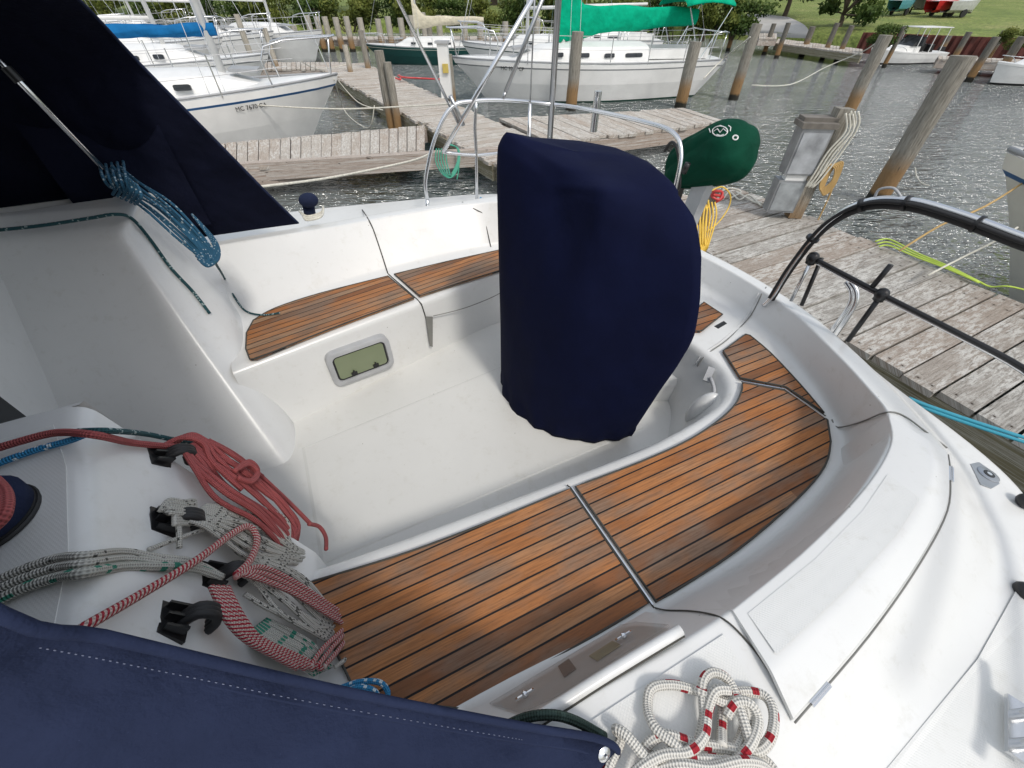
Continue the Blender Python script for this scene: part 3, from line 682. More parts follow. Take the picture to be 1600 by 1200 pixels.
# ---- rope organisers on the near block
pN0, pN1, pN2 = B(-.675,1.12,zT), B(-.595,.55,zT), B(-.39,.60,1.08)
nN = (pN1-pN0).cross(pN2-pN0).normalized(); nN = nN if nN.dot(B(1,0,0)) > 0 else -nN
def NB(x, y, d=0.0): return onpl(x, y, pN0, nN) + nN*d
def organiser(cx, cy, S=.78):
    global NBs
    c = NB(cx, cy, .004); v = (NB(cx+20, cy+6)-NB(cx, cy)).normalized(); u = nN.cross(v).normalized()
    if u.z < 0: u = -u
    m = MB(); v = v*S; u = u*S; pts = [c - v*.045 - u*.05, c - v*.045 + u*.045, c + v*.035+u*.055, c + v*.045 - u*.05]
    m.slab([p+nN*.006 for p in pts], .01, nN); base = m.build("rope_organiser", M_BLACK, boat)
    m = MB()
    for k in range(3): m.beam(c - v*.035 + u*(-.035+.035*k)+nN*.012, c + v*.02 + u*(-.03+.035*k)+nN*.022, .006, .018, nN)
    m.build("rib", M_BLACK, base)
    m = MB(); hk = [c + v*.01 + nN*.01, c + v*.02 + nN*.045, c + v*.06 + nN*.055, c + v*.085 + nN*.04, c + v*.09 + nN*.015]
    for k in (-1, 0, 1): m.tube([p + u*.013*k for p in hk], .010, 8, sm=3)
    m.build("strap", M_RUB, base, smooth=True)
for x, y in ((248,716),(252,820),(330,905),(268,975)): organiser(x, y)

# ---- winch on the near block
wc = P(-22, 818, zT+.003)
m = MB(); m.lathe(wc, [(0,0),(.085,0),(.085,.012),(.07,.02),(.055,.035),(.053,.085),(.068,.10),(.07,.112),(.0,.118)], 32); m.lathe(wc+Vector((0,0,.0)),[(.088,0),(.09,.006),(.088,.01)],32)
wn_ = m.build("winch", M_RUB, boat, smooth=True, ang=40)
m = MB(); m.lathe(wc+Vector((0,0,.118)), [(0,0),(.05,0),(.045,.02),(0,.024)], 28); m.build("winch_cap", M_NAVY, wn_, smooth=True)
m = MB(); m.lathe(wc+Vector((0,0,.012)), [(.072,0),(.086,.004),(.088,.03),(.075,.05),(.06,.06)], 28); m.build("winch_skirt", M_NAVY, wn_, smooth=True)

# ---- stern rails (pushpit)
def rail(pts, r=.0135, name="pushpit_rail", mat=M_STEEL, smn=6, parent=boat): return MB().tube(pts, r, 12, sm=smn).build(name, mat, parent, smooth=True)
F3 = 3.1
rail([PF(668,312,F3), PF(665,280,F3), PF(680,215,F3), PF(705,168,F3), PF(740,158,F3), PF(790,157,F3), PF(862,163,F3), B(2.05,2.85,1.89), B(2.2,2.42,1.88), B(2.22,2.14,1.87), B(2.22,2.02,1.79), B(2.2,1.97,1.62), B(2.2,1.96,1.2)])
rail([PF(668,312,F3)+B(-.02,0,0)+Vector((0,0,-.1)), PF(668,312,F3)], .014)
rail([PF(745,315,F3), PF(744,238,F3), PF(742,200,F3), B(1.3,F3,1.95)], .012, smn=3)
rail([PF(824,240,F3), B(1.73,F3,1.91)], .011, smn=0); rail([B(1.73,F3,1.2), B(1.73,F3,1.91)], .012, smn=0)
rail([PF(692,238,F3), B(1.3,F3,1.62), B(1.73,F3,1.6), B(2.1,2.6,1.58), B(2.2,2.0,1.56)], .010, smn=3)
apex = B(1.95,F3,2.72)
m = MB(); m.tube([PF(862,162,F3)-Vector((0,0,.7)), B(1.93,F3,4.6)], .022, 12); m.build("radar_pole", M_STEELD, boat, smooth=True)
m = MB(); m.tube([PF(692,238,F3), apex], .0155, 12); m.build("pole_strut", M_STEEL, boat, smooth=True)
m = MB(); m.tube([PF(786,155,F3), PF(790,143,F3)], .012, 8); m.tube([PF(790,143,F3), apex], .014, 12); m.build("pole_strut", M_STEELD, boat, smooth=True)
m = MB(); a_, b_ = PF(824,178,F3), PF(832,40,F3); m.tube([B(1.73,F3,1.92), b_+(b_-a_)*.7], .005, 8); m.build("antenna_wire", M_STEELD, boat, smooth=True)
m = MB(); a_, b_ = PF(714,188,F3), PF(622,0,F3); a_ = PF(718,196,F3); m.tube([a_, b_+(b_-a_)*2.2], .010, 10); m.build("backstay", M_STEEL, boat, smooth=True)
m = MB(); m.tube([PF(722,196,F3)+B(.01,0,0), PF(700,150,F3)+B(.015,0,0)], .014, 10); m.build("backstay_turnbuckle", M_STEELD, boat, smooth=True)
m = MB(); c = B(2.25,2.75,1.80); c = PF(930,182,2.95); m.tube([c-Vector((0,0,.10)), c+Vector((0,0,.16))], .028, 12); m.build("rod_holder", M_STEEL, boat, smooth=True, ang=40)
# near side black-padded rail
NR = [B(2.2,1.09,1.2), PA(1207,462,2.2), PA(1240,410,2.2), PA(1290,350,2.2), PA(1350,316,2.2), PA(1420,313,2.2), PA(1500,334,2.2), PA(1600,371,2.2), B(2.18,.22,1.89), B(2.0,-.05,1.88), B(1.6,-.42,1.88), B(1.0,-.72,1.88)]
nr = rail(NR, .0135)
m = MB(); off = B(.01,.0,0)+Vector((0,0,-.026)); m.tube([p+off for p in NR[1:]], .017, 10, sm=6); m.build("black_hose", M_RUB, nr, smooth=True)
m = MB(); off = B(-.022,0,0)+Vector((0,0,-.008)); m.tube([p+off for p in NR[1:]], .008, 8, sm=6); m.build("black_cable", M_RUB, nr, smooth=True)
NRs = crom(NR, 6)
for k in (16, 24, 30, 38, 44): 
    if k < len(NRs)-1:
        v = (NRs[k+1]-NRs[k]).normalized(); m = MB(); m.tube([NRs[k]-v*.006+Vector((0,0,-.012)), NRs[k]+v*.006+Vector((0,0,-.012))], .031, 12); m.build("cable_tie", M_BLACK, nr, smooth=True, ang=40)
c = PA(1385,300,2.2); m = MB(); m.tube([PA(1366,310,2.2), PA(1374,296,2.2), PA(1396,294,2.2), PA(1408,308,2.2)], .005, 8, sm=4); m.build("wire_loop", M_GREYP, nr, smooth=True)
mid = [PA(1270,403,2.2), PA(1378,460,2.2), PA(1500,522,2.2), PA(1600,576,2.2), B(2.1,0,1.5), B(1.7,-.38,1.48), B(1.0,-.72,1.48)]
mr = rail(mid, .011, mat=M_BLACK, smn=4)
m = MB(); m.tube([p+Vector((0,0,-.016))+B(.012,0,0) for p in mid], .009, 8, sm=4); m.build("steel_underrail", M_STEEL, mr, smooth=True)
for x, y in ((1270,403),(1378,460)):
    m = MB(); c = PA(x,y,2.2); m.ball(c, (.028,.028,.030)); m.tube([c-Vector((0,0,.03)), c+Vector((0,0,.02))], .022, 10); m.build("rail_clamp", M_BLACK, mr, smooth=True)
rail([PA(1270,403,2.2), PA(1236,470,2.2)], .009, mat=M_STEEL, smn=0); rail([PA(1278,405,2.2)+B(.03,0,0), PA(1256,466,2.2)+B(.02,0,-.05)], .010, mat=M_BLACK, smn=0)
rail([PA(1378,460,2.2), PA(1334,520,2.2)+Vector((0,0,-.05))], .011, mat=M_BLACK, smn=0); rail([PA(1364,447,2.2), PA(1392,414,2.2)], .011, mat=M_BLACK, smn=0)
m = MB(); m.tube([PA(1328,440,2.26), PA(1338,456,2.26), PA(1334,480,2.26), PA(1306,522,2.26), PA(1296,535,2.26)], .012, 10, sm=5)
m.tube([PA(1322,440,2.30), PA(1331,456,2.30), PA(1327,478,2.30), PA(1299,518,2.30)], .012, 10, sm=5); m.build("swim_ladder", M_STEEL, boat, smooth=True)
# stanchion boot seen beyond the far coaming
m = MB(); m.tube([PF(770,306,3.2)-Vector((0,0,.08)), PF(750,312,3.2)], .022, 10); m.build("stanchion_boot", M_BRT if False else M_RBRT, boat, smooth=True)
c = P(486, 338, 1.32)+B(0,.15,0)
m = MB(); m.tube([P(484,333,1.40), P(482,322,1.46)], .038, 14); m.ball(P(482,313,1.50), (.062,.062,.045)); m.build("navy_knob", M_NAVY, boat, smooth=True)
m = MB()
for k in range(3): m.tube([P(468+k*3,330+k*4,1.41), P(480,338+k*3,1.41), P(502,332+k*3,1.41), P(505,322+k,1.43)], .008, 8, sm=4)
m.build("line_turns", M_LINE, boat, smooth=True)
for f_ in (3.75, -.88):
    for a_ in (-1.4, -3.2): rail([B(a_,f_,1.2), B(a_,f_,1.82)], .012, "stanchion", smn=0)
m = MB(); m.tube([B(-5.5,FC,1.3), B(-2.6,FC,1.6), B(-2.6,FC,12)][1:], .09, 16); m.build("mast", M_STEELD, boat, smooth=True)

# ================================================================ WHEEL COVER
def cover():
    lv = [
     [(.79,1.70,.66),(.75,1.53,.655),(.79,1.31,.66),(.88,1.155,.665),(1.05,1.02,.67),(1.24,.955,.68),(1.28,1.02,.70),(1.26,1.5,.70),(1.2,1.9,.68),(.92,1.82,.66)],
     [(.795,1.705,.90),(.78,1.53,.90),(.81,1.32,.90),(.90,1.14,.90),(1.06,1.00,.90),(1.25,.92,.90),(1.29,1.0,.9),(1.28,1.5,.9),(1.21,1.93,.9),(.92,1.82,.9)],
     [(.80,1.71,1.11),(.80,1.53,1.11),(.83,1.33,1.11),(.91,1.14,1.11),(1.07,.99,1.11),(1.25,.885,1.11),(1.29,.97,1.11),(1.28,1.5,1.11),(1.22,1.97,1.11),(.93,1.83,1.11)],
     [(.80,1.71,1.3),(.81,1.53,1.3),(.85,1.34,1.3),(.93,1.15,1.3),(1.08,.995,1.3),(1.25,.85,1.3),(1.29,.94,1.3),(1.28,1.5,1.3),(1.22,2.01,1.3),(.94,1.84,1.3)],
     [(.80,1.71,1.48),(.82,1.53,1.48),(.865,1.35,1.48),(.945,1.165,1.48),(1.09,1.01,1.48),(1.25,.835,1.48),(1.29,.92,1.48),(1.28,1.5,1.48),(1.22,2.03,1.48),(.95,1.85,1.48)],
     [(.80,1.71,1.65),(.83,1.54,1.65),(.88,1.365,1.65),(.965,1.19,1.65),(1.10,1.035,1.65),(1.25,.85,1.65),(1.29,.94,1.65),(1.28,1.5,1.65),(1.22,2.0,1.65),(.96,1.85,1.65)],
     [(.80,1.71,1.80),(.84,1.545,1.80),(.915,1.39,1.80),(.97,1.19,1.80),(1.11,1.07,1.80),(1.25,.91,1.80),(1.29,1.0,1.80),(1.28,1.5,1.80),(1.22,1.93,1.80),(.97,1.84,1.80)],
     [(.80,1.708,1.95),(.845,1.55,1.93),(.93,1.41,1.90),(.965,1.185,1.93),(1.12,1.11,1.91),(1.25,1.01,1.91),(1.285,1.1,1.91),(1.28,1.5,1.93),(1.22,1.84,1.92),(.98,1.82,1.92)],
     [(.805,1.70,2.04),(.855,1.55,2.005),(.935,1.42,1.95),(.975,1.19,1.995),(1.12,1.16,1.975),(1.245,1.12,1.985),(1.275,1.2,1.985),(1.27,1.5,2.0),(1.21,1.74,1.98),(.98,1.79,2.0)],
     [(.83,1.675,2.09),(.885,1.56,2.045),(.95,1.42,2.01),(1.03,1.29,2.005),(1.13,1.24,2.005),(1.235,1.24,2.018),(1.26,1.3,2.02),(1.255,1.5,2.025),(1.19,1.68,2.02),(.98,1.73,2.045)],
     [(.90,1.60,2.07),(.94,1.54,2.045),(.98,1.47,2.03),(1.05,1.41,2.02),(1.12,1.37,2.02),(1.2,1.38,2.028),(1.21,1.42,2.03),(1.2,1.5,2.03),(1.13,1.58,2.035),(1.0,1.62,2.05)],
     [(1.05,1.5,2.035)]*10]
    L8 = []
    for q_, r in enumerate(lv):
        cr_ = crom(r, 6, True); r = [Vector(p) for p in r]; wl = .35 if q_ < 5 else .8
        for k in range(60):
            li = r[k//6].lerp(r[(k//6+1) % 10], (k % 6)/6); cr_[k] = cr_[k].lerp(li, wl)
        L8.append(cr_)
    rs = [[None]*60 for _ in range((len(lv)-1)*6+1)]
    for k in range(60):
        col_ = [r[k] for r in L8]; cc_ = crom(col_, 6)
        for j, p in enumerate(cc_):
            li = col_[min(j//6, len(col_)-1)].lerp(col_[min(j//6+1, len(col_)-1)], (j % 6)/6); p = p.lerp(li, .6 if j > 36 else .2)
            x, y, z = p
            if z < 1.97 and y < 1.5:   # soft folds fanning out from the near shoulder
                r_ = math.hypot(z-1.98, y-1.24); th = math.atan2(1.98-z, 1.24-y)
                am = .009*min(1, r_/.25)*max(0, 1-r_/1.3)
                d_ = am*math.sin(th*13+.8*math.sin(r_*5)) + .004*math.sin(z*9+y*14)
                x -= d_*.8; y += d_*.6
            if z < .75: x += .008*math.sin(k*1.3); y += .008*math.cos(k*1.7)
            rs[j][k] = B(x, y, z)
    m = MB(); m.grid(rs, closed=True, flip=True)
    o = m.build("wheel_cover", M_NAVYC, None, smooth=True, origin=B(1.05, FC, .66))
    mod = o.modifiers.new("thick", 'SOLIDIFY'); mod.thickness = .004; mod.offset = -1
    tag(o, "tall navy canvas cover draped over the steering wheel and pedestal", "wheel cover")
    m = MB(); m.tube([p + B(0,0,.006) for p in rs[0]], .004, 6, closed=True); m.build("hem", M_NAVYC, o, smooth=True)
    m = MB(); m.tube([rs[51][k]+Vector((0,0,.001)) for k in range(0, 19)] , .0022, 6); m.tube([rs[j][18]+B(-.0007,-.0007,0) for j in range(0, 51)], .0016, 6); m.build('panel_seam', M_NAVYC, o, smooth=True)
    return o
wcov = cover()
m = MB(); m.tube([B(1.02,1.38,.65), B(1.02,1.38,1.55)], .07, 16); m.build("pedestal", M_GEL, boat, smooth=True)
m = MB()
for z_ in (0,): 
    cpt = [B(1.2, FC+.52*math.cos(t*math.pi/18), 1.42+.52*math.sin(t*math.pi/18)) for t in range(36)]; m.tube(cpt, .013, 8, closed=True)
    for k in range(6): m.tube([B(1.2,FC,1.42), cpt[k*6]], .006, 6)
m.build("steering_wheel", M_STEEL, boat, smooth=True)

# ================================================================ DODGER
arc = [(.215,-.06,1.36)] + [toB(P(x,y,z)) for x,y,z in ((962,1168,1.43),(925,1152,1.48),(830,1137,1.56),(700,1113,1.65),(520,1077,1.78),(336,1035,1.90),(160,994,2.01),(0,960,2.10))] + [(-.42,.42,2.27),(-.50,.75,2.52),(-.55,1.1,2.66),(-.57,1.5,2.72),(-.57,2.0,2.70),(-.56,2.4,2.60),(-.53,2.72,2.475),(-.49,3.0,2.26),(-.32,3.02,1.90),(-.18,3.035,1.60),(-.07,3.04,1.385)]
dod = thing("dodger", "navy canvas spray dodger arching over the companionway with steel tube frame", "dodger", B(-1.0, FC, 1.36))
def row(k, da, dz, df=0):
    r = []
    for i, (a, f, z) in enumerate(arc):
        s_ = 1 if f > FC else -1; low = max(0, 1-(z-1.36)/1.2)
        r.append(B(a - da*(1) - 0*low, f + s_*df, max(1.36, z - dz*(1-low)) if k else z))
    return r
rs = [row(0,0,0), row(1,.25,-.02,.03), row(1,.7,-.02,.07), row(1,1.2,.05,.08), row(1,1.8,.45,.05)]
rs = [crom(r, 4) for r in rs]
m = MB(); m.grid(rs, flip=False); dc = m.build("canvas", M_NAVY, dod, smooth=True)
md = dc.modifiers.new("thick", 'SOLIDIFY'); md.thickness = .005
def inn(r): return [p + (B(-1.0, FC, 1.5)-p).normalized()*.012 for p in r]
m = MB(); m.grid([inn(r) for r in rs]); m.build("inner_shade_skin", M_NAVYSHADE, dod, smooth=True)  # added second skin, coloured dark to stand in for shade under the canvas
ea = crom([B(*p) for p in arc], 4)
m = MB(); m.tube(ea, .007, 8); m.build("edge_hem", M_NAVY, dod, smooth=True)
m = MB(); m.tube([p + B(-.035,0,0)+B(0,-1,.25).normalized()*.002 for p in crom([B(*p) for p in arc[1:9]], 6)], .0028, 6); m.build("hem_seam", M_NAVY, dod, smooth=True)
m = MB(); m.tube([onpl(x,y,B(*arc[5]),B(-.15,-1,.45)) for x,y in ((428,1055),(433,1075),(446,1095))], .004, 6); m.build("panel_seam", M_NAVYSHADE, dod, smooth=True)
# stitching: pale dashes a little in from the edge
m = MB(); st = crom([B(a-.022, f, z-.004) for a, f, z in arc[3:9]], 34)
nrm = B(-.1,-1,.1).normalized()
sun_side = B(0,-1,.25).normalized()
for i in range(0, len(st)-2, 2): m.tube([st[i]+sun_side*.007, st[i].lerp(st[i+1], .6)+sun_side*.007], .0005, 5)
m.build("stitching", plain("dull_thread", (.16,.18,.26), .8), dod)
m = MB(); sn = onpl(942,1176, B(.17,-.03,1.45), B(-.2,-1,.7)); nd = B(.1,-.75,.75).normalized(); m.lathe(sn, [(0,0),(.013,0),(.014,.005),(.009,.008),(.004,.008),(.003,.012),(0,.012)], 18, nd)
m.build("snap_fastener", M_STEEL, dod, smooth=True, ang=50)
t0, t1 = onpl(0,96,B(0,2.78,0),B(0,1,0)), onpl(162,264,B(0,2.74,0),B(0,1,0))
m = MB(); m.tube([t0+(t0-t1)*.8, t1], .0115, 12); fr_ = m.build("frame_tube", M_STEEL, dod, smooth=True)
m = MB(); m.tube([t0-(t1-t0).normalized()*-.02, t0+(t1-t0).normalized()*.07], .019, 12); m.build("tube_clamp", M_BLACK, dod, smooth=True, ang=40)
# inside pocket on the far panel
def DF(x, y, off=.02): return onpl(x, y, B(-.6, 3.0-off, 1.8), B(0,1,0))
pk = [(22,192),(60,200),(120,208),(165,232),(205,236),(232,220),(248,196)]
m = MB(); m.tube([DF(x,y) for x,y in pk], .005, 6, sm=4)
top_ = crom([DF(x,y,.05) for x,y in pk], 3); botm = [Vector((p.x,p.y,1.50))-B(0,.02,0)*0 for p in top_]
m.grid([top_, [t.lerp(b_, .5)+B(0,-.02,0) for t, b_ in zip(top_, botm)], botm]); m.build("inner_pocket", M_NAVYSHADE, dod, smooth=True)

# ================================================================ ROPES
def rope(name, pts, r, mat, label, cat="rope", group=None, smn=6, parent=None, seg=10):
    m = MB(); 
    if pts and isinstance(pts[0], (list, tuple)): 
        for p in pts: m.tube(p, r, seg, sm=smn)
    else: m.tube(pts, r, seg, sm=smn)
    o = m.build(name, mat, parent, smooth=True)
    if parent is None: tag(o, label, cat, group)
    return o
rnd = random.Random(5)
BF = bvh_of(fbk)
def near2(x, y, off=.009):
    a_ = [lay(x, y, t_, off) for t_ in (BM, BF) if t_.ray_cast(Vector((0,0,H)), ray(x, y).normalized())[0] is not None]
    return min(a_, key=lambda p: (p-Vector((0,0,H))).length) if a_ else P(x, y, 1.3)
# blue coil hanging from the far cabin corner
strands = []
for k in range(9):
    u = (k-4)/5.2; j = lambda s: rnd.uniform(-s, s)
    x0, y0 = 176+u*14, 262+j(7); 
    strands.append([P(x0, y0, 1.86+j(.02)), P(205+u*20+j(3), 292-u*9, 1.82+j(.015)), P(250+u*20, 325-u*10+j(3), 1.76+j(.02)), P(290+u*20+j(2), 362-u*9, 1.68+j(.015)), P(318+u*17, 392-u*4, 1.62), P(326+u*11, 408-abs(u)*6, 1.60)])
for k in range(4): strands.append([P(310-k*3,405-k*5,1.62), P(325,416-k*2,1.60), P(342-k*2,402,1.60), P(336-k*2,375,1.64), P(300,335,1.70)])
for k in range(5): strands.append([P(156+k*9,258-k*2,1.87), P(160+k*9,275,1.90), P(172+k*8,292+k*2,1.85), P(190+k*6,296+k*3,1.80)])
for k in range(6):
    x = 170+k*7; strands.append([P(x-6,278+k*4,1.84), P(x+6,262+k*5,1.895), P(x+16,282+k*5,1.87), P(x+6,304+k*3,1.80)])
rope("rope_coil", strands, .0062, M_RBLUE, "blue flecked rope coil hanging at the far cabin top corner under the dodger", "rope coil")
rope("rope", [P(336,410,1.60), near2(352,436), near2(368,466), near2(385,487), P(410,492,1.10), P(437,489,1.105)], .0055, M_RTEAL, "thin dark teal line running from the blue coil down onto the far teak seat")
rope("rope", [P(-30,362,1.70), P(60,353,1.705), P(140,341,1.72), P(178,335,1.735)] + [lay(x,y,BF,.010) for x,y in ((205,343),(232,375),(265,420),(300,458),(326,491))], .0078, M_RTEAL, "dark teal line laid along the far cabin ledge with its end hanging free")
m = MB()
# red coil
def NBc(x, y, z_off): return NB(x, y, z_off)
red = []
for k in range(9):
    u = (k-4)/4; j = lambda s: rnd.uniform(-s, s)
    red.append([NB(272+u*11, 712-u*6, .05), NB(290+u*18+j(3), 738-u*14, .06), NB(330+u*24+j(4), 778-u*24+j(3), .065+j(.02)), NB(385+u*24, 818-u*19+j(4), .07+j(.01)), NB(428+u*18, 848-u*13, .05), NB(436+u*16,862-u*9,.03)])
red.append([NB(436,862,.03), NB(448,840,.05), NB(430,815,.06), NB(380,786,.07), NB(330,742,.07), NB(300,712,.06)])
red.append([NB(410,862,.03), NB(430,868,.03), NB(445,850,.04), NB(425,815,.06), NB(360,758,.07)])
for k in range(2): red.append([NB(326,765,.09), NB(345,752+k*5,.105), NB(362,764+k*4,.10), NB(352,780+k*3,.095), NB(332,776,.09)])
red.append([NB(465,832,.05), NB(482,836,.05), NB(492,852,.05), NB(492,872,.05)])
red.append([NB(300,706,.06), NB(350,735,.065), NB(420,792,.06), NB(468,832,.05)])
for k in range(4): red.append([NB(248+k*4,702,.02), NB(262+k*5,700-k*2,.05), NB(285+k*5,715,.07), NB(300+k*9,745-k*6,.07), NB(345+k*12,790-k*8,.075)])
rope("rope_coil", red, .0078, M_RRED, "thick faded red rope coil hung on the topmost black organiser", "rope coil")
rope("rope", [P(-40,712,1.75), P(30,690,1.75), P(90,676,1.75), P(150,680,1.75), NB(188,698,.02), NB(225,702,.02), NB(262,708,.03)], .0092, M_RRED, "thick faded red rope leading from the winch over the white block to the topmost organiser")
rope("rope", [P(-40,738,1.735), P(50,705,1.735), P(110,688,1.735), P(140,676,1.738)], .008, M_RBRT, "bright blue rope lying beside the red rope on the white block")
rope("rope", [P(122,674,1.745), P(170,673,1.735), NB(220,682,.012), NB(262,690,.012), NB(292,696,.015)], .0075, M_RTEAL, "dark teal line crossing the inboard edge of the near white block")
rope("rope", [P(-30,735,1.78), P(-8,752,1.84), P(8,775,1.85), P(5,805,1.85), P(-20,830,1.84)], .011, M_RRED, "loop of red rope wrapped on the dark winch")
# grey coil (second organiser)
gr = []
for k in range(10):
    u = (k-4.5)/4.5; j = lambda s: rnd.uniform(-s, s)
    gr.append([NB(285+u*14, 815-u*9, .045), NB(320+u*16+j(5), 832-u*18, .055), NB(375+u*20, 862-u*26+j(6), .05+j(.015)), NB(430+u*14, 880-u*14+j(4), .045), NB(462+u*16, 882-u*8+j(4), .035)])
for k in range(5): gr.append([NB(232+k*3,812,.03), NB(238,800+k*5,.045), NB(258,804+k*5,.05), NB(280,800+k*6,.045), NB(276,818+k*4,.04), NB(245,822+k*4,.045)])
gr.append([NB(300,830,.05), NB(380,812,.06), NB(425,832,.06), NB(436,868,.04), NB(452,886,.04)])
gr.append([NB(255,835,.04), NB(256,852,.04), NB(262,870,.03)])
for k in range(5): gr.append([NB(262+k*4,830,.04), NB(285+k*6,846-k*3,.06), NB(312+k*9,868-k*7,.065), NB(352+k*12,888-k*9,.055), NB(400+k*8,905-k*10,.045)])
rope("rope_coil", gr, .0062, M_RGREY, "dingy grey flecked rope coil on the second organiser below the red coil", "rope coil")
g2 = []
for k in range(9):
    u = (k-4)/4; j = lambda s: rnd.uniform(-s, s)
    g2.append([NB(352+u*14, 895-u*10, .04), NB(385+u*16+j(3), 912-u*18, .05), NB(430+u*22, 950-u*26+j(4), .055+j(.015)), NB(480+u*18, 990-u*16, .05), NB(508+u*14, 1008-u*8, .04)])
g2.append([NB(360,945,.04), NB(400,975,.05), NB(470,1000,.05), NB(525,990,.05)])
g2.append([NB(505,980,.05), NB(528,1000,.05), NB(532,1025,.05), NB(518,1048,.05), NB(505,1058,.04)])
rope("rope_coil", g2, .0064, M_RGREY, "pale black-flecked rope coil on the third organiser beside the teak seat", "rope coil")
g3 = []
for k in range(7):
    u = (k-3)/3; j = lambda s: rnd.uniform(-s, s)
    g3.append([NB(392+u*12, 985-u*8, .02), NB(420+u*16+j(3), 1010-u*12, .03), NB(455+u*16, 1035-u*12+j(3), .035), NB(490+u*14, 1060-u*6, .03)])
rope("rope_coil", g3, .0068, M_RGRN, "green-flecked white rope hank hanging lowest against the teak seat end", "rope coil")
for k, (dy, mt, lb, r_) in enumerate([(0, M_RGREY, "upper pale rope tail running from the grey coil across the near white block", .0085), (14, M_RGREY, "middle pale rope tail crossing the near white block", .0085), (30, M_RGRN, "green-flecked rope tail crossing the near white block below two grey ones", .010)]):
    rope("rope", [P(-40,925+dy*1.1,1.735), P(30,892+dy,1.735), P(90,872+dy,1.735), P(135,868+dy*.9,1.737), NB(180,870+dy*.8,.015), NB(230,880+dy*.5,.02), NB(285,892+dy*.3,.03), NB(330,915,.03)], r_, mt, lb)
rope("rope", [NB(220,868,.02), NB(270,852,.035), NB(320,838,.05), NB(345,842,.05)], .006, M_RGREY, "thin grey rope stretched up to the grey coil")
rw = []
rope("rope", [P(100,1000,1.74), P(135,978,1.74), NB(200,945,.04), NB(270,903,.06), NB(325,862,.075), NB(350,852,.08), NB(363,872,.08), NB(352,905,.075), NB(330,928,.07)], .0092, M_RRW, "red and white braided rope running diagonally over the near block and looping back")
for k in range(3):
    d = k*11
    rw.append([NB(325+k*3,935-d*.3,.075), NB(365,918+d*.9,.08), NB(420,938+d*.9,.08), NB(480,970+d*.8,.075), NB(512-d*.2,988+d*.6,.07), NB(518-d*.6,1010,.065), NB(505-d*1.2,1035,.055), NB(482-d,1062,.05)])
for k in range(4):
    d = k*9; rw.append([NB(300+d,940,.05), NB(303+d,968,.06), NB(318+d*1.1,1000,.06), NB(350+d,1026,.055), NB(400+d*1.4,1048,.05), NB(440+d*1.5,1064,.045)])
rope("rope_coil", rw, .0072, M_RRW, "red and white braided rope coil held in the lowest organiser by the dodger", "rope coil")
rope("rope", [[P(525,1078,1.12), P(560,1066,1.13), P(592,1066,1.13), P(606,1082,1.12), P(600,1100,1.12)], [P(530,1085,1.12), P(560,1074,1.15), P(585,1080,1.14), P(592,1098,1.12)]], .0075, M_RBRT, "small bight of bright blue rope on the forward end of the near teak seat")
rope("rope", [P(780,1140,1.42), P(820,1122,1.45), P(862,1117,1.46), P(900,1127,1.44), P(945,1152,1.41)], .0095, M_RDKG, "dark green rope emerging from under the dodger edge over the acrylic cubby")
# mooring line heap near the dodger foot
zz = 1.402
mo = [(935,1260,0),(950,1200,0),(970,1155,0),(962,1140,.01),(980,1150,.02),(1010,1185,.02),(1040,1215,.01)]
mo2 = [(1100,1240,0),(1060,1200,0),(1012,1178,0),(1015,1160,.01),(1040,1148,.02),(1080,1160,.02),(1130,1168,.02),(1180,1175,.02),(1205,1150,.02),(1208,1110,.01),(1190,1085,0),(1150,1082,0),(1132,1100,.0),(1128,1140,.005),(1128,1165,.03)]
mo3 = [(1128,1170,.0),(1095,1162,.0),(1100,1120,.01),(1098,1070,.02),(1110,1052,.02),(1130,1056,.02),(1145,1075,.02),(1160,1120,.03),(1172,1160,.03)]
mo4 = [(1085,1078,.0),(1050,1070,.0),(1018,1076,.0),(1012,1105,.0),(1022,1135,.02),(1050,1160,.03),(1080,1185,.03),(1120,1190,.03),(1180,1205,.0),(1200,1230,0)]
mo5 = [(1085,1078,.0),(1098,1082,.02),(1135,1098,.02),(1160,1095,.03),(1168,1120,.02),(1160,1150,.01),(1150,1180,.02),(1190,1185,.0),(1215,1215,0),(1220,1260,0)]
mo6 = [(1000,1260,.0),(1020,1210,.01),(1060,1195,.035),(1110,1200,.04),(1160,1190,.045),(1196,1200,.02),(1215,1240,.0)]
mo7 = [(1135,1120,.02),(1150,1098,.03),(1172,1100,.035),(1184,1125,.03),(1176,1158,.035),(1155,1185,.03),(1120,1215,.01),(1090,1250,0)]
mo8 = [(975,1230,.0),(1000,1200,.02),(1035,1180,.03),(1075,1175,.035),(1100,1150,.03),(1106,1110,.02),(1118,1080,.035),(1140,1078,.035)]
rope("mooring_rope", [[P(x,y,zz+dz) for x,y,dz in l] for l in (mo,mo2,mo3,mo4,mo5,mo6,mo7,mo8)], .0102, M_RMOOR, "white mooring rope with red flecks heaped on the near coaming", "mooring rope", smn=7, seg=12)

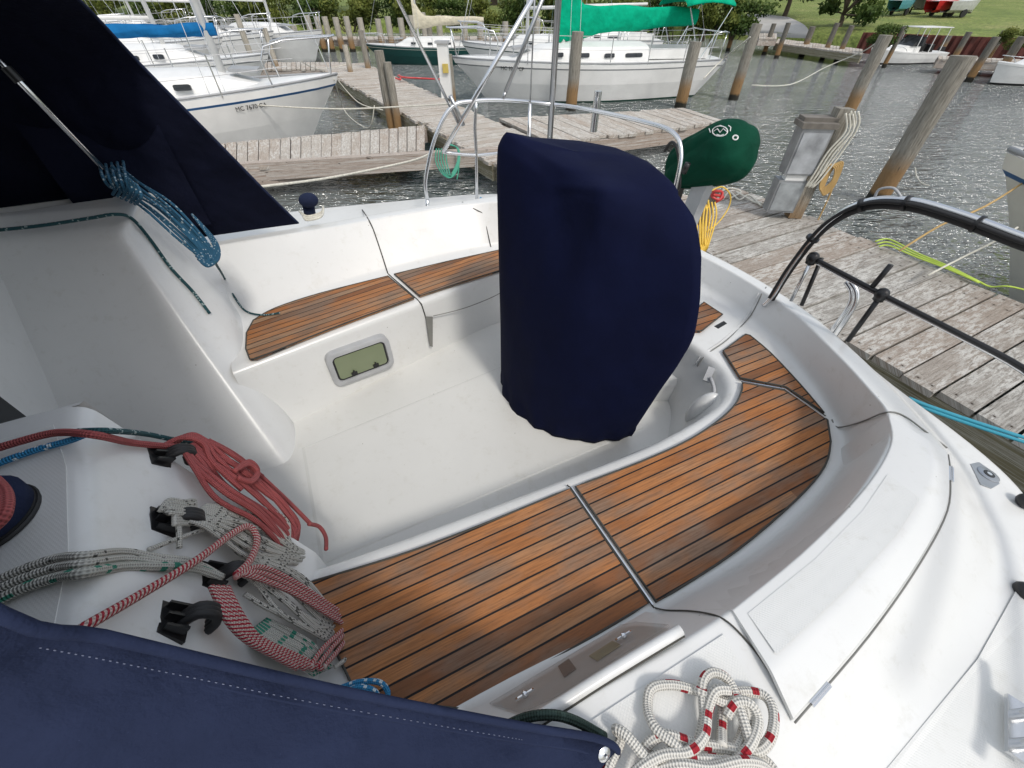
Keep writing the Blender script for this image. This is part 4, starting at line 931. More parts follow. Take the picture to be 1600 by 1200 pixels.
# ================================================================ WATER AND SHORE
m = MB(); m.add([(-260,-60,0),(260,-60,0),(260,120,0),(-260,120,0)], [(0,1,2,3)]); o = m.build("water", M_WATER, None, origin=Vector((0,0,0))); tag(o, kind='structure')
shl = [P(-500,72,0), P(-150,66,0), P(100,62,0), P(300,58,0), P(560,52,0), P(820,50,0), P(1000,56,0), P(1150,62,0), P(1260,73,0), P(1350,81,0), P(1500,91,0), P(1620,98,0), P(1800,108,0)]
shl[0] = Vector((-80,34,0)); shl = [Vector((-200,30,0))] + shl + [P(2050,118,0), Vector((90,-20,0)), Vector((95,-60,0))]
def off_row(d, z):
    r = []
    for p in shl:
        v = Vector((p.x*.35, p.y if p.y > 5 else 1, 0)).normalized() if p.x < 60 else Vector((1,.2,0)).normalized()
        r.append(Vector((p.x, p.y, 0)) + v*d + Vector((0,0,z)))
    return r
m = MB(); m.grid([off_row(0,-.6), off_row(.05,.55), off_row(1.2,.85), off_row(6,1.05), off_row(14,1.45), off_row(26,1.85), off_row(48,2.2), off_row(90,2.35), off_row(400,2.4)], flip=True)
tag(m.build("grass_bank", M_GRASS, None, smooth=True, origin=Vector((0,40,0))), kind='structure')
def gz(x, y):   # approximate bank height
    best = min(((p.x-x)**2+(p.y-y)**2)**.5 for p in crom(shl, 6))
    d = best; tab = [(0,.55),(1.2,.85),(6,1.05),(14,1.45),(26,1.85),(48,2.2),(90,2.35),(400,2.4)]
    for (a, za), (b_, zb) in zip(tab[:-1], tab[1:]):
        if d <= b_: return za+(zb-za)*(d-a)/(b_-a)
    return 2.4
GB = bvh_of(bpy.data.objects['grass_bank'])
def gz(x, y):
    h = GB.ray_cast(Vector((x, y, 50)), Vector((0,0,-1))); return h[0].z if h[0] is not None else 1.0
def PG(px, py):
    h = GB.ray_cast(Vector((0,0,H)), ray(px, py).normalized()); return h[0] if h[0] is not None else P(px, py, 1.5)
def PG_old(px, py):  # pixel on the bank surface
    d = ray(px, py); o = Vector((0,0,H)); t = .05; 
    for k in range(4000):
        p = o + d.normalized()*t
        if p.y > 20 and p.z <= gz(p.x, p.y)+.02: return p
        t += .25
        if t > 200: break
    return o + d.normalized()*60
rr0 = [(1150,55),(1185,58),(1225,60),(1268,62)]; rr1 = [(1150,38),(1175,39),(1212,40),(1258,42)]; rr2 = [(1150,25),(1165,24),(1195,24),(1232,28)]
rws_ = [crom([(a_,b_,0) for a_,b_ in r], 5) for r in (rr0, rr1, rr2)]
cols_ = [crom([r[k] for r in rws_], 8) for k in range(len(rws_[0]))]
m = MB(); m.grid([[PG(c_[j].x, c_[j].y)+Vector((0,0,.05)) for c_ in cols_] for j in range(len(cols_[0]))])
tag(m.build("gravel_ramp", M_ROAD, None, smooth=True), kind='structure')
# rusty sheet bulkhead on the right
bl = crom([P(1335,82,0), P(1420,87,0), P(1500,91.5,0), P(1620,98.5,0), P(1790,108,0)], 14)
m = MB(); n = 0
for a, b_ in zip(bl[:-1], bl[1:]):
    n += 1; v = (b_-a); nn = Vector((v.y,-v.x,0)).normalized()*(.10 if n % 2 else .0)
    m.beam(a+nn+Vector((0,0,.30)), b_+nn+Vector((0,0,.30)), .12, 1.15)
for a, b_ in zip(bl[:-1], bl[1:]):
    pass
tag(m.build("sheet_bulkhead", M_RUST, None), "rusty brown sheet bulkhead holding up the grass bank on the right", "bulkhead")

# ---- foliage
def leaves(n, blobs, size, seed, droop=0):
    r_ = random.Random(seed); m = MB()
    for i in range(n):
        c, rad = r_.choice(blobs)
        while True:
            d = Vector((r_.gauss(0,1), r_.gauss(0,1), r_.gauss(0,1))).normalized(); q = r_.random()**.45
            break
        p = Vector(c) + Vector((d.x*rad[0], d.y*rad[1], d.z*rad[2]))*q*(1+.12*r_.random())
        nrm = (d*.6 + Vector((r_.gauss(0,1), r_.gauss(0,1), r_.gauss(0,1)+.4))).normalized()
        u = nrm.orthogonal().normalized(); u = (Matrix.Rotation(r_.random()*6.28, 3, nrm) @ u); v = nrm.cross(u); s_ = size*(.6+.8*r_.random())
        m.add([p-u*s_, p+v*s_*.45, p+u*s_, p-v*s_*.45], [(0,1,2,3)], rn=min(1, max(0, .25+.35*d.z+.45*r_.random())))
    return m
def bush(loc, w_, h_, seed, mat, label, n=900, grp="shrubs along the far bank", size=.16):
    t = thing("bush", label, "bush", loc, grp); r_ = random.Random(seed); blobs = []
    for k in range(9):
        blobs.append(((r_.uniform(-w_*.42, w_*.42), r_.uniform(-.6,.6), h_*r_.uniform(.2,.8)), (w_*r_.uniform(.14,.26), .7, h_*r_.uniform(.16,.3))))
    ORI[t.name] = Vector((0,0,0)); leaves(n, blobs, size, seed).build("foliage", mat, t)
    m = MB()
    for k in range(6): 
        b_ = blobs[k][0]; m.tube([(b_[0]*.3,0,-.2), (b_[0]*.7,b_[1]*.5,b_[2]*.6), b_], .035, 5, rr=lambda u: 1-.7*u)
    m.build("stem", M_TRUNK, t); return t
def tree(loc, h_, w_, seed, mat, label, n=2600, trunk_h=.35, size=.22):
    t = thing("tree", label, "tree", loc, "trees behind the bank"); ORI[t.name] = Vector((0,0,0)); r_ = random.Random(seed); blobs = []; m = MB()
    m.tube([(0,0,-.3),(.05,0,h_*trunk_h*.5),(.0,.1,h_*trunk_h),(.1,0,h_*.75)], h_*.035, 9, sm=3, rr=lambda u: 1.1-.8*u)
    for k in range(14):
        an = r_.random()*6.28; rr_ = w_*r_.uniform(.15,.42); z = h_*r_.uniform(trunk_h*.75, .92); c = (math.cos(an)*rr_, math.sin(an)*rr_, z)
        blobs.append((c, (w_*r_.uniform(.12,.22),)*2+(h_*r_.uniform(.08,.14),)))
        m.tube([(0,0,h_*trunk_h*.8), (c[0]*.5,c[1]*.5,z*.8), c], h_*.012, 6, sm=2, rr=lambda u: 1-.7*u)
    m.build("trunk", M_TRUNK, t, smooth=True); leaves(n, blobs, size, seed).build("crown", mat, t); return t
bl_ = [("dense dark green", M_LEAFA), ("olive green", M_LEAFB)]
spots = [(-120,50),(-20,48),(70,46),(160,46),(235,47),(300,48),(360,49),(425,49),(485,48),(545,47),(600,46),(650,47),(712,46),(775,47),(835,49),(890,51),(950,54),(1005,57),(1060,59),(1105,60),(1145,60)]
protoB = []
word = ["first","second","third","fourth","fifth","sixth","seventh","eighth","ninth","tenth","eleventh","twelfth","thirteenth","fourteenth","fifteenth","sixteenth","seventeenth","eighteenth","nineteenth","twentieth","twenty-first","twenty-second","twenty-third","twenty-fourth","twenty-fifth","twenty-sixth"]
for i, (px, py) in enumerate(spots):
    p = P(px, py, 0) if False else P(px, py+2, .6); k = i % 4
    p = p + Vector((p.x*.02, .9, .1)); lab = "%s shrub from the left in the row along the far bank" % word[i]
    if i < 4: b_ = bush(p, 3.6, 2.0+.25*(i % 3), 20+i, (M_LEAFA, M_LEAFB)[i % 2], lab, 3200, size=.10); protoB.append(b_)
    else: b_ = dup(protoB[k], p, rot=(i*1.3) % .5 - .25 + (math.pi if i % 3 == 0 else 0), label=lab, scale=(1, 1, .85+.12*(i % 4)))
for i, (px, py, s_) in enumerate([(1370,66,.45),(1580,66,.4)]):
    p = P(px, py+12, .7); p += Vector((p.x,p.y,0)).normalized()*1.2
    dup(protoB[i], p, label=("low shrub on the right bank beside the motorboat", "low shrub on the right bank at the picture edge")[i], scale=(s_, s_, s_))
ORDT = [(-160,8),(-30,5),(90,6),(200,4),(320,6),(430,3),(540,5),(650,3),(760,4),(860,5),(960,6),(1060,5)]
protoT = []
tsp = [(-26,47,9,M_LEAFA),(-18,50,10,M_LEAFB),(-33,44,8,M_LEAFA),(-10,56,9,M_LEAFB),(-2,60,10,M_LEAFA),(8,58,9,M_LEAFA),(15,52,8,M_LEAFB),(-42,46,9,M_LEAFB),(-52,44,10,M_LEAFA),(24,62,10,M_LEAFA),(34,66,10,M_LEAFB),(46,68,11,M_LEAFA),(58,66,10,M_LEAFA),(70,62,11,M_LEAFB),(82,56,10,M_LEAFA),(64,54,9,M_LEAFA),(92,46,10,M_LEAFB),(-64,40,10,M_LEAFA),(-78,38,10,M_LEAFB)]
for i, (x, y, h_, mt) in enumerate(tsp):
    lab = "%s tree of the belt behind the bank, seen from the left" % word[sorted(range(len(tsp)), key=lambda q: tsp[q][0]/tsp[q][1]).index(i)]
    if i < 3: tt = tree((x,y,gz(x,y)-.2), h_, h_*.9, 70+i, mt, lab, 3000, .22, .30); protoT.append(tt)
    else: dup(protoT[i % 3], (x,y,gz(x,y)-.2), rot=i*1.7, label=lab, scale=(1.15,1.15,h_/protoT[i % 3].children[0].dimensions.z*1 if False else 1.05))
# nearer trees whose lower crowns and trunks show at the top of the picture
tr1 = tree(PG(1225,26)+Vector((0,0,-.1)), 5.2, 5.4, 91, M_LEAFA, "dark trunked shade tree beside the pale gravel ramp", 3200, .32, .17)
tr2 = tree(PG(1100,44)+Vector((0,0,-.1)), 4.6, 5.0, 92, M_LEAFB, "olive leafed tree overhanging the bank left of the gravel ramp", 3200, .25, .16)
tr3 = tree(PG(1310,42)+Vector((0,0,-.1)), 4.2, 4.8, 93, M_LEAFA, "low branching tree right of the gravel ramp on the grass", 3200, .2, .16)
# dark hedge line far right
hg = MB(); hr = random.Random(3); bb = [((x, 0, 1.0), (3.2, 1.4, 1.6+.5*hr.random())) for x in range(-26, 40, 3)]
t = thing("hedge", "long dark hedge closing off the lawn on the right", "hedge", (58, 60, 2.2)); ORI[t.name] = Vector((0,0,0)); t.rotation_euler = (0,0,R(-28))
leaves(6500, bb, .38, 5).build("foliage", M_LEAFA, t)

# ================================================================ DOCKS
def dock(label, A0, A1, B0, B1, nb, cat="dock", mat=M_DOCK, beam=M_BEAM, gap=.07, th=.05, name="wooden_dock", over=.03, seed=1, z=.5, beamh=.24, loose=True):
    """boards run from edge A (A0->A1) to edge B (B0->B1)"""
    r_ = random.Random(seed); A0, A1, B0, B1 = [Vector((p.x, p.y, z)) for p in (A0, A1, B0, B1)]
    t = thing(name, label, cat, (A0+B1)/2 - Vector((0,0,z))); m = MB()
    w_ = (A1-A0).length/nb
    for i in range(nb):
        g_ = min(.45, gap*(.35+1.3*r_.random()))
        u0 = (i+g_*.5)/nb; u1 = (i+1-g_*.5)/nb
        a0, a1, b0, b1 = A0.lerp(A1,u0), A0.lerp(A1,u1), B0.lerp(B1,u0), B0.lerp(B1,u1)
        v = (b0-a0).normalized(); oa = r_.uniform(-over, over)*(1 if loose else .3) - (.10 if loose and r_.random() < .09 else 0); ob_ = r_.uniform(-over, over)
        dz = Vector((0,0,r_.uniform(-.006,.006))); tw = Vector((0,0,r_.uniform(-.004,.004)))
        top_ = [a0-v*oa+dz, a1-v*oa+dz+tw, b1+v*ob_+dz, b0+v*ob_+dz+tw]
        ln = (b0-a0).length; vs = top_ + [p-Vector((0,0,th)) for p in top_]
        fs = [(0,1,2,3),(7,6,5,4),(0,4,5,1),(1,5,6,2),(2,6,7,3),(3,7,4,0)]
        if (vs[1]-vs[0]).cross(vs[3]-vs[0]).z < 0: fs = [f[::-1] for f in fs]
        co = {0:(0,0),1:(0,w_),2:(ln,w_),3:(ln,0)}; uv = [tuple(co[k % 4] if f in (fs[0],fs[1]) else (co[k % 4][0], co[k % 4][1]+(.05 if k > 3 else 0)) for k in f) for f in fs]
        m.add(vs, fs, uv, rn=r_.random())
    m.build("planking", mat, t)
    inn = (B0-A0).normalized()*.05
    m = MB()
    for a, b_, s_ in ((A0,A1,1),(B0,B1,-1)):
        L = (b_-a).length; N_ = max(1, int(L/3)); ii = inn*s_
        for k in range(N_):
            p, q = a.lerp(b_, k/N_)+ii, a.lerp(b_, (k+1)/N_-.002)+ii
            o_ = len(m.v); m.beam(p-Vector((0,0,th+.005+beamh/2)), q-Vector((0,0,th+.005+beamh/2)), .07, beamh)
            for f_i in range(6): m.uv[-6+f_i] = ((0,0),(0,.25),(L/N_,.25),(L/N_,0))
        m.build("edge_beam", beam, t); m = MB()
    for k in (.03,.5,.97):
        p, q = A0.lerp(A1,k), B0.lerp(B1,k); m = MB(); m.beam(p.lerp(q,.06)-Vector((0,0,th+.03+beamh/2)), p.lerp(q,.94)-Vector((0,0,th+.03+beamh/2)), .1, beamh*.9); m.build("cross_beam", beam, t)
    return t
ZD = .5
# stern dock: boards run fore-and-aft
dA0, dA1 = P(1690,775,ZD), P(1096,372,ZD); dB0, dB1 = P(1760,540,ZD), P(1150,268,ZD)
# keep both long edges parallel to the transom direction
a0 = B(3.50,-1.6,0); a1 = B(3.62,3.9,0); b0_ = B(5.42,-1.6,0); b1_ = B(5.62,3.9,0)
dock("long grey plank dock behind the stern with the metal power post", a0, a1, b0_, b1_, 25, seed=4, over=.035)
m = MB()
a_ = P(1130,441,.22); b_ = P(1700,800,.22)
# stringer low on the near side of the stern dock
for (u0, u1) in ((0,.5),(.502,1)):
    p, q = B(3.60,-1.6,.07).lerp(B(3.70,3.9,.07),u0), B(3.60,-1.6,.07).lerp(B(3.70,3.9,.07),u1); m.beam(p, q, .12, .22)
    for f_i in range(6): m.uv[-6+f_i] = ((0,0),(0,.22),(2.7,.22),(2.7,0))
o = m.build("timber_waler", M_BEAM, None); tag(o, "mossy timber waler just above the water under the near dock edge", "timber")
# main dock leading away
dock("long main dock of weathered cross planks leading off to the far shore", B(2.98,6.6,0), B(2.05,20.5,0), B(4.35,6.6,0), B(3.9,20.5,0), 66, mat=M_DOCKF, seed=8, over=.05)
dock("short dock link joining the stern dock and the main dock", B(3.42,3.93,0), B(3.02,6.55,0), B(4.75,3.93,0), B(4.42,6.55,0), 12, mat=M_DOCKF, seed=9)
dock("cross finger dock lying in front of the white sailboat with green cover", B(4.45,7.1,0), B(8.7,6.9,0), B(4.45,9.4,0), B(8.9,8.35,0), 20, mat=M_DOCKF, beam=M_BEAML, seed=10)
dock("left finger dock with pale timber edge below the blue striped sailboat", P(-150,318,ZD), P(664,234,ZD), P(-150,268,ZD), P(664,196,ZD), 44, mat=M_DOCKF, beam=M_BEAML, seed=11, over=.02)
m = MB(); p, q = P(355,270,.42), P(790,243,.42); m.beam(p, q, .14, .26)
for f_i in range(6): m.uv[f_i] = ((0,0),(0,.2),(3,.2),(3,0))
tag(m.build("timber_beam", M_BEAML, None), "pale pinkish timber beam along the near edge of the left finger dock", "timber")
# far docks
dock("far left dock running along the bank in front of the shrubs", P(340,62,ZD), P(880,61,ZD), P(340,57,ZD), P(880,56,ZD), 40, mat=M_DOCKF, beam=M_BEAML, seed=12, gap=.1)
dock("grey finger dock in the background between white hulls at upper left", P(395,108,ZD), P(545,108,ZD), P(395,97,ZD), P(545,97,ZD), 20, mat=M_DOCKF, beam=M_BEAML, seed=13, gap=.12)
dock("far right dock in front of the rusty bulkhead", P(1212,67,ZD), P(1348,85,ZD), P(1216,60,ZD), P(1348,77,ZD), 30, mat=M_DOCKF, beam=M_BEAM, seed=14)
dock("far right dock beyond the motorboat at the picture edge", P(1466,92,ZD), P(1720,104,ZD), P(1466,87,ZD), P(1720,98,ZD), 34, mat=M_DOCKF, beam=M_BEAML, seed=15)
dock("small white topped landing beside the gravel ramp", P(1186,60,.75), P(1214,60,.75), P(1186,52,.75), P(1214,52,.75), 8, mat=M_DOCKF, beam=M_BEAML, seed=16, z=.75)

# ================================================================ PILINGS
def piling(px, py, top_py, rad, label, grp=None, lean=0, name="piling", z0=0, mat=None, seg=14, cap=True):
    b_ = P(px, py, z0); best = None
    for k in range(400):
        z = z0 + k*.015; v = Vector((b_.x, b_.y, z)); dz = z-H
        dep = v.y*math.cos(TH) - dz*math.sin(TH); y = 600 - FPX*(v.y*math.sin(TH)+dz*math.cos(TH))/dep
        if y <= top_py: best = z; break
    top_ = best if best else 3.5
    r_ = random.Random(int(px*7+py)); m = MB(); lx = lean
    prof = []
    N_ = 10
    pts = [Vector((b_.x+lx*(z/top_)*.1+r_.uniform(-.008,.008), b_.y+r_.uniform(-.008,.008), z)) for z in [(-1+(top_+1)*k/N_) for k in range(N_+1)]]
    m.tube(pts, rad, seg, rr=lambda u: 1.03-.06*u); o = m.build(name, mat or M_PILE, None, smooth=True, ang=50, origin=Vector((b_.x,b_.y,min(0,z0))))
    return tag(o, label, "piling", grp)
piling(1366,316,88,.15,"largest weathered piling, leaning right across the open water nearest the stern dock")
piling(1320,186,56,.15,"tall piling left of the motorboat bow with a slack line tied on")
piling(1145,156,38,.15,"tall piling standing alone in the water right of the red buoy")
piling(1062,168,66,.17,"thick grey piling at the stern of the white sailboat with green cover")
piling(892,172,50,.16,"grey piling in front of the green sail cover mast")
piling(609,176,80,.10,"left one of the twin posts on the left edge of the main dock", "twin posts on the main dock", z0=.5)
piling(619,178,98,.085,"shorter right one of the twin posts on the main dock", "twin posts on the main dock", z0=.5)
piling(575,106,48,.10,"post at the corner where the main dock meets the grey background finger", z0=.5)
piling(706,150,85,.10,"thin dark post behind the white hose stand on the main dock", z0=.5)
piling(676,92,30,.14,"brownish piling before the green hulled boat")
piling(398,104,22,.10,"tall pale post at the inner end of the grey background finger dock", z0=.5, mat=M_PILEP)
piling(432,103,44,.09,"short pale post midway along the grey background finger dock", z0=.5, mat=M_PILEP)
piling(548,112,70,.09,"stubby post at the outer end of the grey background finger dock", z0=.5, mat=M_PILEP)
for pts_, lab in (([P(525,122,1.2), P(560,160,.75), P(598,172,.7)], "pale bow line from the blue striped hull to the twin posts"), ([P(522,124,1.2), P(540,175,.4), P(575,200,.45), P(585,165,.9)], "pale line hanging in a loop below the left bow"), ([P(470,96,1.1), P(500,108,.6), P(545,100,.6)], "thin line tying the second hull to the grey background finger")):
    rope("mooring_line", pts_, .010, M_LINE, lab, "line", smn=6)
fp = [(412,52,34),(445,54,38),(458,56,42),(470,55,40),(494,58,24),(508,58,26),(520,58,26),(536,58,27),(552,58,26),(572,58,28),(599,58,30),(614,58,26),(633,58,28),(649,58,24),(667,58,20),(690,58,24),(728,58,28),(752,58,30),(790,60,34),(824,60,40),(838,60,26)]
for i, (x, y, ty) in enumerate(fp): piling(x, 81, ty, .17, "%s piling from the left in the row of the far left dock" % word[i], "pilings of the far left dock", seg=8, mat=M_PILEP)
rp = [(1137,80,37,.12),(1193,86,37,.12),(1212,92,36,.12),(1252,88,42,.15),(1284,94,36,.12),(1306,97,40,.12),(1362,100,45,.14),(1462,92,56,.14),(1482,104,50,.12),(1512,128,58,.13),(1556,120,58,.15),(1380,106,42,.09),(1600,96,40,.12),(1536,102,48,.12)]
srt = sorted(range(len(rp)), key=lambda q: rp[q][0])
for i, (x, y, ty, r_) in enumerate(rp): piling(x, y, ty, r_, "%s dark piling from the left along the far right docks" % word[srt.index(i)], "pilings of the far right docks", seg=9, mat=M_PILED)

# ================================================================ OTHER BOATS
def boat_at(root, bow, heading, L):   # heading: direction from stern to bow
    h = Vector(heading).normalized(); s_ = Vector(bow) - h*L; root.location = (s_.x, s_.y, 0); root.rotation_euler = (0,0,math.atan2(h.y, h.x))
def hull_rows(L, Bm, fb, bowup=.30, over=.09, tr=.72):
    N = 22; rows = [[] for _ in range(8)]
    for side in (1,):
        for i in range(N+1):
            s_ = i/N
            hbm = Bm/2*((tr+(1-tr)*math.sin(math.pi/2*s_/.45)) if s_ < .45 else max(0, math.cos(math.pi/2*(s_-.45)/.55))**.72)
            sz = fb*(1+.04+bowup*max(0, s_-.3)**1.6*1.6)
            for j, (zz_, wf, xf) in enumerate([(1, 1, 0), (.90, 1.0, .06), (.865,.99,.12), (.5,.965,.5), (.14,.90,.86), (.06,.885,.93), (.0,.87,1.0), (-.5,.45,1.35)]):
                x = L*(s_ + (over*1.0*(1-s_) - over*1.35*s_)*xf*1.0)
                rows[j].append((x, hbm*(wf - (1-wf)*1.2*max(0,s_-.5)), sz*zz_ if zz_ > .3 else fb*zz_))
    return rows
def sailboat(name, label, L, Bm, fb, hullmat, stripe, cover=None, coverlab=None, bottom=M_BOTTOM, mast_x=.60, mast_h=9, cabin=(.32,.78), cab_h=.36, wins=4, bimini=None, boom=(.12,.57), boom_z=1.0, det=True, pulpit=True, cat="sailboat", grp=None, sleeve=False, bowup=.3, jibcov=None, stripe2=None, roll=False):
    t = thing(name, label, cat, (0,0,0), grp, rot=0.0)
    rw_ = hull_rows(L, Bm, fb, bowup); m = MB()
    mats = [hullmat, stripe, stripe2 or hullmat, bottom]
    mi = [0, 1, 0, 0, 2, 3, 3]
    for sd_ in (1, -1):
        for j in range(7):
            ra = [Vector((x, y*sd_, z)) for x, y, z in rw_[j]]; rb = [Vector((x, y*sd_, z)) for x, y, z in rw_[j+1]]
            m.grid([ra, rb], mi=mi[j], flip=(sd_ > 0))
    for j in range(7): # transom
        a, b_ = rw_[j][0], rw_[j+1][0]; m.add([(a[0],a[1],a[2]),(a[0],-a[1],a[2]),(b_[0],-b_[1],b_[2]),(b_[0],b_[1],b_[2])], [(0,1,2,3)], mi=mi[j])
    m.build("hull", mats, t, smooth=True, ang=35)
    m = MB(); top_ = rw_[0]
    m.grid([[Vector((x, y-.0, z)) for x, y, z in top_], [Vector((x, y*.5, z+.05)) for x, y, z in top_], [Vector((x, 0, z+.06)) for x, y, z in top_], [Vector((x, -y*.5, z+.05)) for x, y, z in top_], [Vector((x, -y, z)) for x, y, z in top_]], flip=True)
    dk = m.build("deck", M_WPAINT, t, smooth=True)
    m = MB()
    for sd_ in (1,-1): m.tube([Vector((x, y*sd_*.985, z+.035)) for x, y, z in top_], .022, 6)
    m.build("toe_rail", M_GSTR, t, smooth=True)
    def shz(s_): 
        i = min(len(top_)-1, int(s_*22)); return top_[i]
    # cabin
    c0_, c1_ = cabin; cz = shz(c0_)[2]+.05; rr_ = []
    for s_, wk, hk in ((c0_, .62, 1.0), (c0_+.02, .64, 1.05), ((c0_+c1_)/2, .62, 1.0), (c1_-.12, .56, .86), (c1_, .34, .0)):
        x, yb, z = shz(s_); y = yb*wk; h_ = cab_h*hk; z0 = z+.02
        rr_.append([Vector((s_*L, y, z0)), Vector((s_*L, y*.93, z0+h_*.55)), Vector((s_*L, y*.84, z0+h_*.9)), Vector((s_*L, y*.5, z0+h_*1.08)), Vector((s_*L, 0, z0+h_*1.14)), Vector((s_*L, -y*.5, z0+h_*1.08)), Vector((s_*L, -y*.84, z0+h_*.9)), Vector((s_*L, -y*.93, z0+h_*.55)), Vector((s_*L, -y, z0))])
    m = MB(); m.grid(rr_, flip=False); m.add(rr_[0], [tuple(range(9))]); cb = m.build("cabin", M_WPAINT, t, smooth=True, ang=30)
    if det:
        for sd_ in (1,-1):
            for k in range(wins):
                s_ = c0_+.06+(c1_-c0_-.22)*k/max(1,wins-1); x, yb, z = shz(s_); y = yb*.62*.955; wl = .28 if k else .5
                m = MB(); p0 = Vector((s_*L, y*sd_, z+.02+cab_h*.42)); nn = Vector((0, sd_, .25)).normalized(); uu = Vector((1,0,0)); vv = nn.cross(uu)
                m.slab([p0 + uu*a*wl + vv*b_*cab_h*.42 + nn*.03 for a, b_ in rrect(.5,.32,.14,3)], .05, nn); m.build("cabin_window", M_WIN, cb)
        # cockpit well with coamings
        x0, x1 = .06*L, c0_*L; yb = shz(.15)[1]*.55; z = shz(.15)[2]
        for sd_ in (1,-1): m = MB(); m.beam((x0, yb*sd_, z+.16), (x1, yb*sd_*1.05, z+.18), .14, .22); m.build("cockpit_coaming", M_WPAINT, t)
        m = MB(); m.slab([(x0,-yb*.9,z+.07),(x1,-yb*.9,z+.07),(x1,yb*.9,z+.07),(x0,yb*.9,z+.07)], .02); m.build("cockpit_floor", M_GSTR, t)
        m = MB(); m.slab([(c1_*L-.1-.5, -.25, shz(c1_-.1)[2]+cab_h*.98), (c1_*L-.6+.5,-.25,shz(c1_-.1)[2]+cab_h*.88),(c1_*L-.1,.25,shz(c1_-.1)[2]+cab_h*.88),(c1_*L-.6,.25,shz(c1_-.1)[2]+cab_h*.98)], .05); m.build("deck_hatch", M_GSTR, cb)
        # stanchions, lifelines, pulpit and pushpit
        for sd_ in (1,-1):
            tops = []
            for k in range(7):
                s_ = .04+.86*k/6; x, y, z = shz(s_); p = Vector((s_*L, y*.95*sd_, z)); tops.append(p+Vector((0,0,.58)))
                if 0 < k < 6: MB().tube([p, p+Vector((0,0,.6))], .013, 6).build("stanchion", M_STEEL, t)
            m = MB(); m.tube(tops, .006, 5); m.tube([p-Vector((0,0,.27)) for p in tops], .006, 5); m.build("lifeline", M_WIRE, t)
        bw = shz(1.0); x, y, z = shz(.90)
        m = MB(); m.tube([(x-.05,y*.95,z),(x,y*.9,z+.6),(L*1.0,.14,bw[2]+.62),(L*1.01,0,bw[2]+.64),(L*1.0,-.14,bw[2]+.62),(x,-y*.9,z+.6),(x-.05,-y*.95,z)], .016, 8, sm=3)
        m.tube([(L*.985,.05,bw[2]),(L*1.0,.12,bw[2]+.62)], .014, 6); m.tube([(L*.985,-.05,bw[2]),(L*1.0,-.12,bw[2]+.62)], .014, 6); m.build("bow_pulpit", M_STEEL, t, smooth=True)
        x, y, z = shz(.03)
        m = MB(); m.tube([(.5,y*.95,z),(.45,y*.95,z+.6),(.02,y*.8,z+.6),(.02,0,z+.6),(.02,-y*.8,z+.6),(.45,-y*.95,z+.6),(.5,-y*.95,z)], .016, 8, sm=2)
        for q in (-.7,0,.7): m.tube([(.05,y*q,z),(.02,y*q,z+.6)], .013, 6)
        m.build("stern_pushpit", M_STEEL, t, smooth=True)
    mx = mast_x*L; mz = shz(mast_x)[2]+cab_h
    m = MB(); m.tube([(mx,0,mz-.2),(mx,0,mast_h)], .065, 10); m.build("mast", M_WPAINT, t, smooth=True)
    m = MB(); bz = mz+boom_z; m.tube([(mx-.05,0,bz),(boom[0]*L,0,bz+.05)], .05, 8); m.build("boom", M_WPAINT, t, smooth=True)
    m = MB(); xb, yb, zb = shz(mast_x-.02)
    for sd_ in (1,-1): m.tube([(mx-.15,yb*.9*sd_,zb),(mx,0,mast_h-.2)], .006, 5); m.tube([(mx+.12,yb*.9*sd_,zb),(mx,0,mast_h*.6)], .005, 5)
    m.tube([(L*.985,0,shz(1)[2]),(mx,0,mast_h-.1)], .008, 5); m.tube([(.05,0,shz(0)[2]),(mx,0,mast_h-.05)], .006, 5); m.build("rigging", M_STEEL, t)
    if cover:
        r_ = random.Random(int(L*10)); rws_ = []; x1_ = boom[0]*L-.05; x0_ = mx+.16
        for k in range(25):
            u = k/24; x = x0_+(x1_-x0_)*u
            hgt = (.20+.10*(1-u)) + (1.15*max(0, 1-u/.16)**1.5 if sleeve else .25*max(0,1-u/.12)); low = -.14-(.16 if u < .35 else .16*(1-(u-.35)/.65)) ; wd = .115-.03*u
            if sleeve: low -= .22*max(0, 1-u/.3)
            if roll: hgt, low, wd = .10, -.07, .07
            rg_ = []
            for q in range(14):
                an = 2*math.pi*q/14; sy = math.sin(an); cz_ = math.cos(an)
                rg_.append(Vector((x, sy*wd*(1+.18*math.sin(u*23+q)), bz + (cz_*hgt if cz_ > 0 else -cz_*low) + .02*math.sin(u*17+q*2))))
            rws_.append(rg_)
        m = MB(); m.grid(rws_, closed=True, flip=True); m.add(rws_[0], [tuple(range(14))[::-1]]); m.add(rws_[-1], [tuple(range(14))]); m.build("sail_cover", cover, t, smooth=True)
    if bimini:
        x0_, x1_, z_ = bimini[1]*L, bimini[2]*L, shz(.1)[2]+bimini[3]; y = shz(.15)[1]*.8; rws_ = []
        for k in range(7):
            u = k/6; x = x0_+(x1_-x0_)*u; rws_.append([Vector((x, y*math.sin(R(q)), z_ + .22*math.cos(R(q))*1 + .08*math.sin(math.pi*u))) for q in range(-84, 85, 14)])
        m = MB(); m.grid(rws_, flip=True); bo = m.build("bimini", bimini[0], t, smooth=True); md_ = bo.modifiers.new("t",'SOLIDIFY'); md_.thickness = .02
        for xa in (x0_+.1, x1_-.1):
            for sd_ in (1,-1): MB().tube([((x0_+x1_)/2, y*sd_, shz(.1)[2]), (xa, y*sd_*.98, z_)], .014, 6).build("bimini_frame", M_STEEL, t)
    return t
AD = (SA, CA, 0)   # boat berth direction away from the main dock
